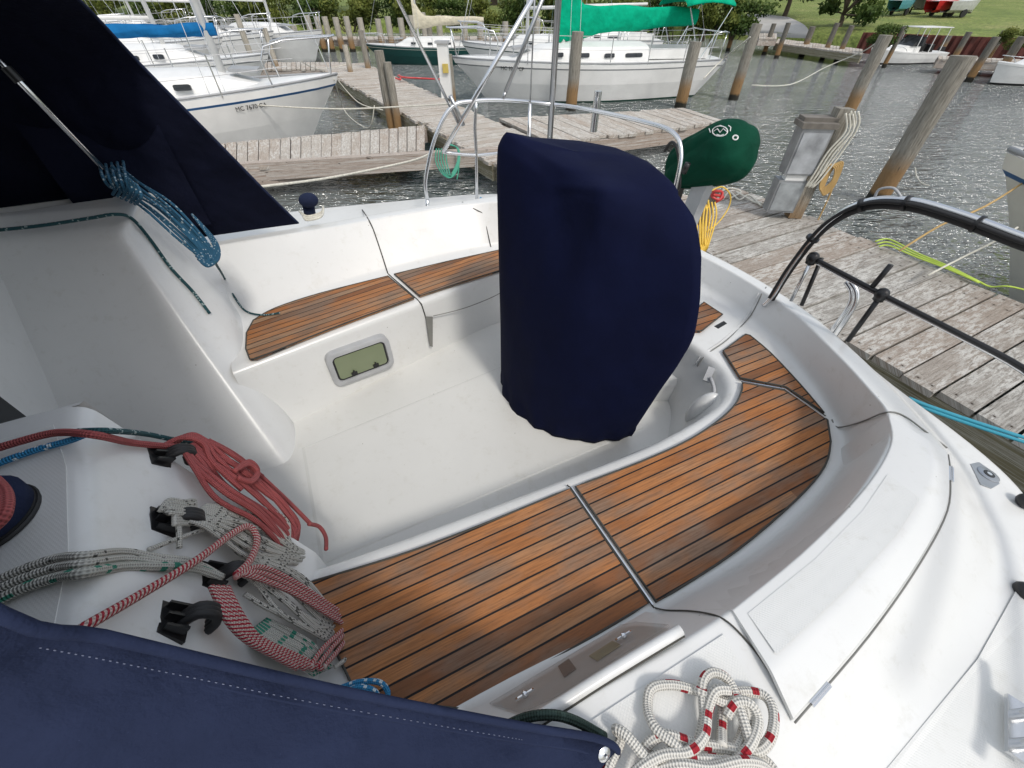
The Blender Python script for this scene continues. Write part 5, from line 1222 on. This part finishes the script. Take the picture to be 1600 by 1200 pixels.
# white sailboat with the green cover, bow to the left
wb = sailboat("sailboat", "white sailboat with bright green sail cover and bimini, bow to the left", 7.7, 2.4, .80, M_WPAINT, M_GSTR, M_TEAL, None, M_BOTTOM, .60, 9.5, (.30,.80), .34, 4, (M_TEAL,.015,.20,1.12), (.10,.56), .52, sleeve=True, bowup=.18)
pb, ps = P(708,97,.98), P(1106,95,.84); boat_at(wb, (pb.x,pb.y,0), (pb.x-ps.x, pb.y-ps.y, 0), (pb-ps).length); wb.scale = ((pb-ps).length/7.7,)*3
m = MB(); c = P(1089,123,.42); m.ball(c, (.13,.13,.15)); m.tube([c+Vector((0,0,.14)), c+Vector((0,0,.24))], .03, 8); m.tube([c+Vector((0,0,.2)), P(1092,100,.8)], .006, 5)
tag(m.build("fender", M_RED, None, smooth=True), "round red fender hanging off the stern of the green covered sailboat", "fender")
# white sailboat with blue stripes at left, bow to the right
lb = sailboat("sailboat", "white sailboat with two blue hull stripes, its bow over the left finger dock", 8.4, 2.7, .98, M_WPAINT, M_BSTR, M_BLUEC, None, M_WPAINT, .75, 10, (.34,.84), .34, 3, None, (.38,.74), .52, bowup=.26, roll=True)
boat_at(lb, (P(528,121,1.22).x, P(528,121,1.22).y, 0), (.95,.30,0), 8.4)
# lettering on its bow : registration characters
def text_on(txt, size, loc, rotm, mat, parent=None, name="registration_number"):
    cu = bpy.data.curves.new(name, 'FONT'); cu.body = txt; cu.size = size; cu.extrude = .002; cu.align_x = 'CENTER'
    tmp = bpy.data.objects.new(name+"_src", cu); C.objects.link(tmp); bpy.context.view_layer.update()
    dg = bpy.context.evaluated_depsgraph_get(); me = bpy.data.meshes.new_from_object(tmp.evaluated_get(dg)); bpy.data.objects.remove(tmp)
    me.materials.clear(); me.materials.append(mat); ob = bpy.data.objects.new(name, me); C.objects.link(ob)
    Mx = rotm.to_4x4(); Mx.translation = loc; me.transform(Mx)
    if parent: ob.parent = parent
    return ob
def hullnum(rt, L, side, s0, zf, txt, size, Bm, fb, bowup, m_=M_BLACK):
    rw_ = hull_rows(L, Bm, fb, bowup); i = int(s0*22); r2, r3_ = rw_[2], rw_[3]
    p0 = Vector(r2[i]); p1 = Vector(r2[i+1]); q = Vector(r3_[i]); 
    for v in (p0, p1, q): v.y *= side
    ux_ = (p1-p0).normalized() * (1 if side < 0 else -1); n_ = ux_.cross((p0-q)).normalized(); 
    if n_.y*side < 0: n_ = -n_
    uy_ = n_.cross(ux_); rotm = Matrix((ux_, uy_, n_)).transposed(); pos = p0.lerp(q, zf)+n_*.02
    return text_on(txt, size, pos, rotm, m_, rt)
hullnum(lb, 8.4, -1, .82, .25, "MC 7670 CA", .105, 2.7, .98, .26)
hullnum(wb, 7.7, -1, .90, .18, "MC 8217 CP", .13, 2.4, .80, .18) if False else None
hullnum(wb, 7.7, 1, .86, .10, "MC 3217 CP", .12, 2.4, .80, .18)
# rows of boats behind it on the left
lb2 = sailboat("sailboat", "white sailboat with bare boom right behind the blue striped one", 7.6, 2.6, .85, M_WPAINT, M_GSTR, None, None, M_WPAINT, .62, 10, (.30,.78), .40, 4, None, (.10,.60), .62, bowup=.2)
p = P(512,96,1.0); boat_at(lb2, (P(420,88,1.0).x, P(420,88,1.0).y, 0), (.97,.22,0), 7.6)
lb3 = sailboat("sailboat", "white sailboat under the big bright blue sail cover at upper left", 8.2, 2.8, 1.0, M_WPAINT, M_GSTR, M_BLUEC, None, M_WPAINT, .45, 10, (.26,.74), .45, 4, None, (-.28,.42), .55, bowup=.2, sleeve=True)
boat_at(lb3, (P(352,72,1.0).x, P(352,72,1.0).y, 0), (.98,.15,0), 8.2)
lb4 = sailboat("sailboat", "plain white sailboat furthest back on the left with bare boom", 7.0, 2.4, .9, M_WPAINT, M_GSTR, None, None, M_WPAINT, .6, 10, (.3,.76), .4, 3, None, (.12,.56), .8)
boat_at(lb4, (P(430,58,1.0).x, P(430,58,1.0).y, 0), (1,.05,0), 7.0)
# dark green hulled boat behind the main dock
gb = sailboat("sailboat", "dark green hulled sailboat with cream sail cover beyond the main dock", 7.6, 2.5, .95, M_DKG, M_WPAINT2, M_CREAM, None, M_DKG, .58, 10, (.3,.78), .5, 3, None, (.06,.54), .95, sleeve=True, bowup=.22)
pb = P(572,72,.66); boat_at(gb, (pb.x, pb.y, 0), (-.97,-.12,0), 7.6*.78); gb.scale = (.78,.78,.62)
gb2 = sailboat("sailboat", "small white sailboat between the green hull and the green covered boat", 6.6, 2.3, .8, M_WPAINT, M_DKG, None, None, M_WPAINT, .6, 9, (.3,.76), .36, 3, None, (.12,.56), .8)
pb = P(722,76,.85); boat_at(gb2, (pb.x, pb.y, 0), (-.95,-.05,0), 6.6)
for px_, py_, hd, lab in ((370,34,(.97,-.1,0),"white sailboat furthest back behind the left hulls, under the bushes"),(150,84,(.97,.22,0),"white sailboat half hidden by the dodger at upper left"),(300,46,(.98,.1,0),"white sailboat far back at upper left beneath the shrubs"),(505,58,(.9,-.3,0),"white sailboat moored at the far left dock end"),(210,62,(.97,.2,0),"white sailboat squeezed in left of the bright blue cover"),(800,60,(-.9,-.1,0),"distant white sailboat moored behind the cream sail cover")):
    q_ = dup(lb4 if px_ != 800 else gb2, (0,0,0), label=lab); p = P(px_,py_,.95); boat_at(q_, (p.x,p.y,0), hd, 7.0)
# hull at the right picture edge
rb = sailboat("sailboat", "white hull with a blue bow stripe cut by the right picture edge", 8.0, 2.7, 1.05, M_WPAINT2, M_BSTR, None, None, M_DKG, .6, 9, (.3,.78), .36, 3, None, (.12,.56), .8)
pb = P(1536,285,1.1); boat_at(rb, (pb.x, pb.y, 0), (-.62,.78,0), 8.0)
# moored motorboat on the right
def motorboat(label, L, Bm, fb):
    t = thing("motorboat", label, "motorboat", (0,0,0), None, rot=0.0); rw_ = hull_rows(L, Bm, fb, .5, .04, .92); m = MB(); mi = [0,0,0,0,1,1,1]
    for sd_ in (1,-1):
        for j in range(7): m.grid([[Vector((x,y*sd_,z)) for x,y,z in rw_[j]], [Vector((x,y*sd_,z)) for x,y,z in rw_[j+1]]], mi=mi[j], flip=(sd_ > 0))
    for j in range(7): a, b_ = rw_[j][0], rw_[j+1][0]; m.add([(a[0],a[1],a[2]),(a[0],-a[1],a[2]),(b_[0],-b_[1],b_[2]),(b_[0],b_[1],b_[2])], [(0,1,2,3)], mi=mi[j])
    m.build("hull", [M_WPAINT, M_BLACK], t, smooth=True, ang=35)
    top_ = rw_[0]; m = MB(); m.grid([[Vector((x,y,z)) for x,y,z in top_], [Vector((x,0,z+.05)) for x,y,z in top_], [Vector((x,-y,z)) for x,y,z in top_]], flip=True); m.build("deck", M_WPAINT, t, smooth=True)
    z = fb; x0, x1 = L*.42, L*.80
    m = MB(); m.grid([[Vector((x0,.75,z)),Vector((x0,.7,z+.55)),Vector((x0,0,z+.62)),Vector((x0,-.7,z+.55)),Vector((x0,-.75,z))],[Vector((L*.62,.7,z)),Vector((L*.62,.6,z+.5)),Vector((L*.62,0,z+.56)),Vector((L*.62,-.6,z+.5)),Vector((L*.62,-.7,z))],[Vector((x1,.4,z+.1)),Vector((x1,.3,z+.14)),Vector((x1,0,z+.16)),Vector((x1,-.3,z+.14)),Vector((x1,-.4,z+.1))]])
    cb = m.build("cuddy_cabin", M_WPAINT, t)
    m = MB(); m.grid([[Vector((L*.56,.72,z+.5)),Vector((L*.46,.70,z+1.15))],[Vector((L*.60,.25,z+.56)),Vector((L*.49,.25,z+1.2))],[Vector((L*.60,-.25,z+.56)),Vector((L*.49,-.25,z+1.2))],[Vector((L*.56,-.72,z+.5)),Vector((L*.46,-.70,z+1.15))],[Vector((L*.40,-.76,z+.5)),Vector((L*.40,-.72,z+1.1))]])
    m.grid([[Vector((L*.40,.76,z+.5)),Vector((L*.40,.72,z+1.1))],[Vector((L*.56,.722,z+.5)),Vector((L*.46,.702,z+1.15))]]); m.build("windscreen", M_WIN, t)
    m = MB(); m.beam((L*.12,0,z+1.72),(L*.56,0,z+1.75),1.7,.06); m.build("hard_top", M_WPAINT, t)
    for x in (L*.14, L*.30, L*.50):
        for s_ in (-.78,.78): MB().tube([(x-.1,s_,z),(x,s_,z+1.7)], .03, 6).build("top_support", M_WPAINT, t)
    m = MB(); m.box((L*.34,0,z+.4),(.5,.7,.8), taper=.8); m.build("helm_console", M_BLACK, t)
    m = MB(); m.box((L*.22,.35,z+.3),(.4,.4,.55), taper=.9); m.box((L*.22,-.35,z+.3),(.4,.4,.55), taper=.9); m.build("seat", M_BLACK, t)
    m = MB(); m.box((-.25,0,fb+.1),(.42,.4,.5), taper=.75); m.box((-.22,0,fb-.5),(.2,.16,.9)); m.build("outboard_motor", M_BLACK, t)
    m = MB()
    for sd_ in (1,-1): m.tube([(L*.62,.95*sd_,z+.1),(L*.7,.9*sd_,z+.45),(L*.9,.4*sd_,z+.62),(L*1.0,0,z+.66)], .018, 6, sm=3)
    m.build("bow_rail", M_STEEL, t, smooth=True); return t
mb_ = motorboat("white motorboat with hard top and tinted windscreen moored off the rusty bulkhead", 6.2, 2.2, .75)
pb, ps = P(1350,100,0), P(1455,97,0); boat_at(mb_, (pb.x,pb.y,0), (pb.x-ps.x,pb.y-ps.y,0), (pb-ps).length); k_ = (pb-ps).length/6.2; mb_.scale = (k_,k_,k_*.85)
mb2 = dup(mb_, (0,0,0), label="white motorboat mostly cut off by the right picture edge below the bulkhead"); pb = P(1562,92,.75); boat_at(mb2, (pb.x,pb.y,0), (-.95,-.1,0), 4.5); mb2.scale = (.72,.8,.6)

# ================================================================ DOCK FURNITURE
# power post: timber post, two grey metal boxes, lines and hose
pb = P(1238,338,ZD); uxp = (P(1250,262,1.0)-P(1206,260,1.0)); uxp.z = 0; uxp.normalize(); uyp = Vector((-uxp.y, uxp.x, 0)); Rm = Matrix((uxp, uyp, Vector((0,0,1)))).transposed()
M_BOXM = plain("box_metal", (.30,.31,.32), .45, .5, .3, 6)
t = thing("power_pedestal", "two stacked grey metal power boxes on a leaning timber post at the stern dock", "power box", pb)
LN = -.02
tp = pb + Vector((0,0,1.12)) + uxp*(LN*1.12+.04) + uyp*.05
m = MB(); m.beam(pb, tp, .15, .15, up=uyp); m.build("timber_post", M_PILE, t)
def bxp(xc, yc, z0, z1, w_, d): 
    m = MB(); c = pb + uxp*(xc+LN*(z0+z1)/2) + uyp*yc + Vector((0,0,(z0+z1)/2)); m.box(c, (w_, d, z1-z0), Rm @ Matrix.Rotation(math.atan(LN), 3, 'Y')); return m
m = bxp(-.22,-.03,.08,.44,.30,.18); lo = m.build("lower_box", M_BOXM, t)
m = MB(); m.box(pb+uxp*(-.22+LN*.26)+uyp*-.124+Vector((0,0,.26)), (.26,.012,.31), Rm @ Matrix.Rotation(math.atan(LN), 3, 'Y')); m.build("box_door", plain("galvanised_grey", (.30,.32,.33), .6, .1, .35, 7), lo)
m = bxp(-.20,-.03,.50,.96,.31,.2); up_ = m.build("upper_box", M_BOXM, t)
m = MB(); m.box(pb+uxp*(-.20+LN*.72)+uyp*-.134+Vector((0,0,.72)), (.265,.012,.40), Rm @ Matrix.Rotation(math.atan(LN), 3, 'Y')); m.build("box_door", plain("galvanised_pale", (.34,.355,.37), .55, .1, .4, 6), up_)
m = MB(); m.box(pb+uxp*(-.20+LN*.98)+uyp*-.02+Vector((0,0,.985)), (.36,.26,.05), Rm); m.box(pb+uxp*(-.18+LN*1.02)+uyp*.03+Vector((0,0,1.02)), (.34,.18,.05), Rm); m.build("box_lid", plain("weathered_lid", (.16,.145,.125), .8, 0, .3, 9), up_)
m = MB(); m.box(pb+uxp*(-.20+LN*.47)+uyp*-.05+Vector((0,0,.47)), (.22,.12,.07), Rm); m.build("socket_strip", M_WPAINT, lo)
hk = []
for k in range(3):
    d = k*.028; q = lambda x, y, z: pb+uxp*(x+d+LN*z)+uyp*(y-d*.5)+Vector((0,0,z))
    hk.append([q(.0,-.10,1.10), q(.06,-.14,.95), q(-.02,-.15,.75), q(-.06,-.16,.52), q(-.08,-.16,.40), q(-.03,-.17,.50), q(.06,-.14,.78), q(.10,-.12,1.0), q(.04,-.10,1.12)])
rope("power_cable", hk, .009, M_LINE, "pale cable looped down the front of the timber power post", "cable")
hk = []
for k in range(6):
    d = k*.012; q = lambda x, y, z: pb+uxp*(x+d+LN*z)+uyp*(y+d*.3)+Vector((0,0,z))
    hk.append([q(.08,-.10,.62), q(.15,-.13,.58+d), q(.18,-.12,.45-d), q(.11,-.12,.36-d), q(.07,-.12,.45), q(.09,-.1,.60)])
hk.append([pb+uxp*.20+uyp*-.10+Vector((0,0,.55)), pb+uxp*.24+uyp*-.10+Vector((0,0,.3)), pb+uxp*.27+uyp*-.08+Vector((0,0,.0)), pb+uxp*.28+uyp*-.06+Vector((0,0,-.25))])
rope("tan_rope", hk, .0085, M_GOLD, "tan rope coil on the power post, its tail hanging over the dock edge", "rope")
hk = [[P(1190,322,ZD+.02), P(1170,305,ZD+.03), P(1155,312,ZD+.02), P(1140,300,ZD+.03), P(1128,312,ZD+.02), P(1115,306,ZD+.04)], [P(1150,300,ZD+.03), P(1162,306,ZD+.03), P(1180,316,ZD+.02), P(1200,318,ZD+.02)], [P(1125,300,ZD+.03), P(1140,294,ZD+.05), P(1158,300,ZD+.03), P(1140,310,ZD+.02)]]
rope("white_hose", hk, .011, M_LINE, "white hose lying in loose loops on the dock left of the power boxes", "hose")
# yellow hose hung on a post next to the engine cover
pq = P(1096,345,ZD); 
piling(1098,352,296,.06,"short dock post carrying the coiled yellow hose beside the green engine cover", z0=ZD)
hk = []
for k in range(6):
    d = k*5.0; hk.append([P(1082+d,318-k,1.02), P(1080+d*.9,350,.90), P(1084+d*.7,385,.75), P(1090+d*.5,420-k*6,.62), P(1096+d*.4,385,.75), P(1094+d,340,.92), P(1092+d,316,1.02)])
hk.append([P(1108,300,1.02), P(1128,292,.98), P(1141,305,.86), P(1138,325,.72), P(1122,348,.6), P(1104,362,.55)])
rope("yellow_hose", hk, .0075, M_YEL, "bright yellow hose coil hanging below the green engine cover", "hose")
rope("tangled_rope", [[P(1112,298,.95), P(1128,300,.92), P(1124,312,.85), P(1112,306,.88), P(1120,296,.95)], [P(1114,304,.9), P(1130,308,.86), P(1118,316,.8)]], .014, M_RED, "tangle of red cord beside the yellow hose", "cord")
# outboard with green cover on the stern rail
t = thing("outboard_motor", "small outboard motor under a dark green cover clamped on the stern rail", "outboard", B(2.62,2.15,1.45))
e0 = PA(1050,250,2.62); e1 = PA(1140,235,2.62)
ax = (PA(1168,232,2.6)-PA(1050,270,2.6)).normalized(); az = Vector((0,0,1)); ay = az.cross(ax).normalized(); az = ax.cross(ay)
cc = PA(1104,244,2.62); rws_ = []; r_ = random.Random(2)
Lh = (PA(1168,232,2.6)-PA(1042,270,2.6)).length/2
for k in range(33):
    u = -1+2*k/32; rad = (1-abs(u)**3.6)**.42 if abs(u) < 1 else 0; rad *= .90+.10*min(1, max(-1, u*1.5)); rg_ = []
    for q in range(28*3):
        an = 2*math.pi*q/84; pl_ = abs(math.sin(an*4.5+u*1.6+.5*math.sin(an*3)))**.6
        wr = (abs(math.cos(an+.35))**3.2+abs(math.sin(an+.35))**3.2)**(-1/3.2)*.93*(1-.11*(1-pl_)*(1.1-u)*.75+.012*math.sin(an*9-u*6))
        sx = .20*rad*wr; sz = .205*rad*wr
        rg_.append(cc + ax*(u*Lh) + ay*math.cos(an)*sx + az*(math.sin(an)*sz - .02))
    rws_.append(rg_)
m = MB(); m.grid(rws_, closed=True, flip=True); ec = m.build("engine_cover", M_GREENC, t, smooth=True)
# pale round emblem printed on the cover
em = M_WPAINT; vdir = (Vector((0,0,H))-PA(1122,203,2.5)).normalized()
BE = bvh_of(ec)
def on_cover(x, y):
    h = BE.ray_cast(Vector((0,0,H)), ray(x, y).normalized()); return h[0]-ray(x, y).normalized()*.002 if h[0] is not None else None
m = MB()
def ink(pts, r=.0028, closed=False):
    q_ = [on_cover(x+8, y+9) for x, y in pts]
    if all(q_): m.tube(q_, r, 5, closed=closed)
cir = lambda cx, cy, rx, ry, n=16: [(cx+rx*math.cos(a*2*math.pi/n), cy+ry*math.sin(a*2*math.pi/n)) for a in range(n)]
ink(cir(1117,196,12,8), .0032, True); ink([(1107,196),(1113,192),(1117,198),(1122,192),(1128,197)], .003); ink([(1112,201),(1117,203),(1123,201)], .003); ink([(1109,190),(1117,187),(1125,190)], .003)
ink(cir(1141,206,4,3.4), .0045, True); ink([(1100,192),(1102,198)], .003); ink([(1130,187),(1134,190),(1133,196)], .003)
m.build("emblem", M_WPAINT, ec)
m = MB(); q0 = cc - ax*Lh*.8 - az*.05; m.beam(q0, q0-Vector((0,0,.35))-ax*.02, .1, .14); m.build("clamp_bracket", M_BLACK, t)
m = MB(); m.beam(cc-ax*.02-az*.15, cc-ax*.05-Vector((0,0,.95)), .08, .12); m.build("engine_leg", M_GREYP, t)
m = MB(); m.tube([PA(1038,236,2.3), PA(1050,222,2.3), PA(1060,240,2.3), PA(1062,290,2.3), PA(1052,300,2.3)], .010, 8, sm=4); m.tube([PA(1068,270,2.3), PA(1075,255,2.3)], .02, 8); m.build("tiller_handle", M_BLACK, t, smooth=True)
# green hose coil on the left finger dock edge
hk = []
for k in range(5):
    d = k*4.2; hk.append([P(682+d*.9,232,.62), P(681+d,252,.45), P(690+d*.8,270+k*.8,.32), P(702+d*.2,278-k,.28), P(712-d*.3,270,.32), P(718-d*.2,252,.45), P(716-d*.1,232,.62), P(700,226-k*.5,.66)])
hk.append([P(716,235,.6), P(717,262,.3), P(714,280,.2)])
rope("green_hose", hk, .010, M_GREENH, "pale green hose coil hanging off the left finger dock edge", "hose")
# white hose stand on the main dock
t = thing("water_stand", "white utility stand with yellow tag on the main dock", "utility stand", P(699,152,ZD))
m = MB(); p = P(699,152,ZD); m.box(p+Vector((0,0,.55)), (.28,.24,1.1), taper=.92); m.build("cabinet", M_WPAINT, t)
m = MB(); m.box(p+Vector((.04,-.15,.62)), (.14,.05,.18)); m.build("tag", plain("yellow_tag", (.55,.42,.10), .5), t)
m = MB(); m.box(p+Vector((0,0,1.12)), (.34,.3,.05)); m.build("cap", M_GREYP, t)
rope("red_hose", [[P(622,118,.62), P(632,121,.62), P(650,122,.6), P(690,124,.58)], [P(618,122,.6), P(626,124,.58), P(624,117,.62)]], .022, M_RED, "red capped hose lying across the main dock behind the twin posts", "hose")
# mooring and shore lines
rope("mooring_line", [P(380,163,.95)+Vector((0,0,.0)), P(520,170,.9), P(640,166,1.0), P(760,158,1.2)], .012, M_LINE, "upper pale line stretched in front of the blue striped hull", "line", smn=6)
rope("mooring_line", [P(405,292,1.35), P(520,277,1.25), P(640,252,1.1), P(672,240,1.0)], .011, M_LINE, "lower pale line running from behind the dodger to the left finger dock", "line", smn=6)
rope("mooring_line", [P(1100,122,.8), P(1130,92,1.0), P(1172,58,1.6)], .018, M_LINE, "taut pale line from the sailboat stern up to the lone piling", "line", smn=3)
rope("mooring_line", [P(1175,133,.15), P(1235,132,.05), P(1290,105,.5), P(1345,82,1.0), P(1368,68,1.45)], .018, M_LINE, "slack pale line sagging over the water towards the motorboat piling", "line", smn=6)
rope("mooring_line", [P(1405,392,.75), P(1470,352,.95), P(1540,322,1.1), P(1610,278,1.2)], .009, M_GOLD, "tan line from the dock edge up to the hull at the right picture edge", "line", smn=4)
rope("mooring_line", [P(1450,430,.6), P(1500,404,.7), P(1560,374,.9), P(1590,355,1.0)], .009, M_LINE, "lower pale line between the dock edge and the right hull", "line", smn=4)
rope("lime_rope", [[P(1368+k*3,377+k*4,ZD+.03), P(1390,374+k*5,ZD+.05), P(1430,394+k*3.4,ZD+.04), P(1480,415+k*2.4,ZD+.04), P(1530,440+k,ZD+.03)] for k in range(3)] + [[P(1530,440,ZD+.03), P(1548,448,.5), P(1580,448,.55), P(1640,464,.5)]], .0075, M_LIME, "lime yellow rope laid along the far edge of the stern dock", "rope")
rope("cyan_rope", [[P(1420,622,1.1)+B(0,0,0), P(1450,634,1.08), P(1520,658,1.0), P(1620,690,.9)], [P(1424,626,1.08), P(1452,640,1.06), P(1520,664,.98), P(1620,697,.88)]], .009, M_CYAN, "cyan mooring rope leaving the stern quarter towards the dock", "rope")
rope("piling_tie", [P(1150+i,1,1) for i in range(0)] or [[P(1424+9*math.cos(a*.7),230+3*math.sin(a*.7),.62) for a in range(10)], [P(1430,262,.4), P(1432,275,.3), P(1440,286,.3), P(1452,290,.3)]], .009, M_LINE, "thin pale line tied round the largest weathered piling", "line")
# ================================================================ ON THE LAWN
def dinghy(loc, rot, mat, label, L=2.3):
    t = thing("dinghy", label, "dinghy", loc, "dinghies stored on the far lawn", rot=rot); rw_ = hull_rows(L, 1.1, .42, .35, .05, .8); m = MB()
    for sd_ in (1,-1):
        for j in range(7): m.grid([[Vector((x-L/2,y*sd_,z+.35)) for x,y,z in rw_[j]], [Vector((x-L/2,y*sd_,z+.35)) for x,y,z in rw_[j+1]]] if j < 6 else [[Vector((x-L/2,y*sd_,z+.35)) for x,y,z in rw_[6]], [Vector((x-L/2,y*sd_*.5,z+.22)) for x,y,z in rw_[6]]], flip=(sd_ > 0))
    m.build("hull", mat, t, smooth=True, ang=40)
    m = MB(); m.grid([[Vector((x-L/2,y*.97,z+.33)) for x,y,z in rw_[0]], [Vector((x-L/2,-y*.97,z+.33)) for x,y,z in rw_[0]]], flip=True); m.build("cover", M_WPAINT, t)
    for x in (-.3,.3): MB().beam((x*2,-.35,.22),(x*2,.35,.22),.06,.06).build("cradle", M_TRUNK, t)
    for s_ in (.45,-.45): m = MB(); m.lathe((0,s_-.05,.2),[(0,0),(.2,0),(.2,.1),(0,.1)],14,(0,1,0)); m.build("wheel", M_RUB, t)
    return t
dinghy(PG(1464,26), .3, plain("boat_red",(.50,.03,.03),.3), "small red dinghy on a trolley on the far lawn")
dinghy(PG(1402,24), .5, plain("boat_teal",(.10,.32,.36),.3), "pale teal dinghy on a trolley left of the red one")
dinghy(PG(1433,21), .9, M_WPAINT, "white dinghy on a trolley between the teal and red ones")
dinghy(PG(1492,27), .1, plain("boat_silver",(.50,.51,.50),.3), "silver grey dinghy on a trolley right of the red one")
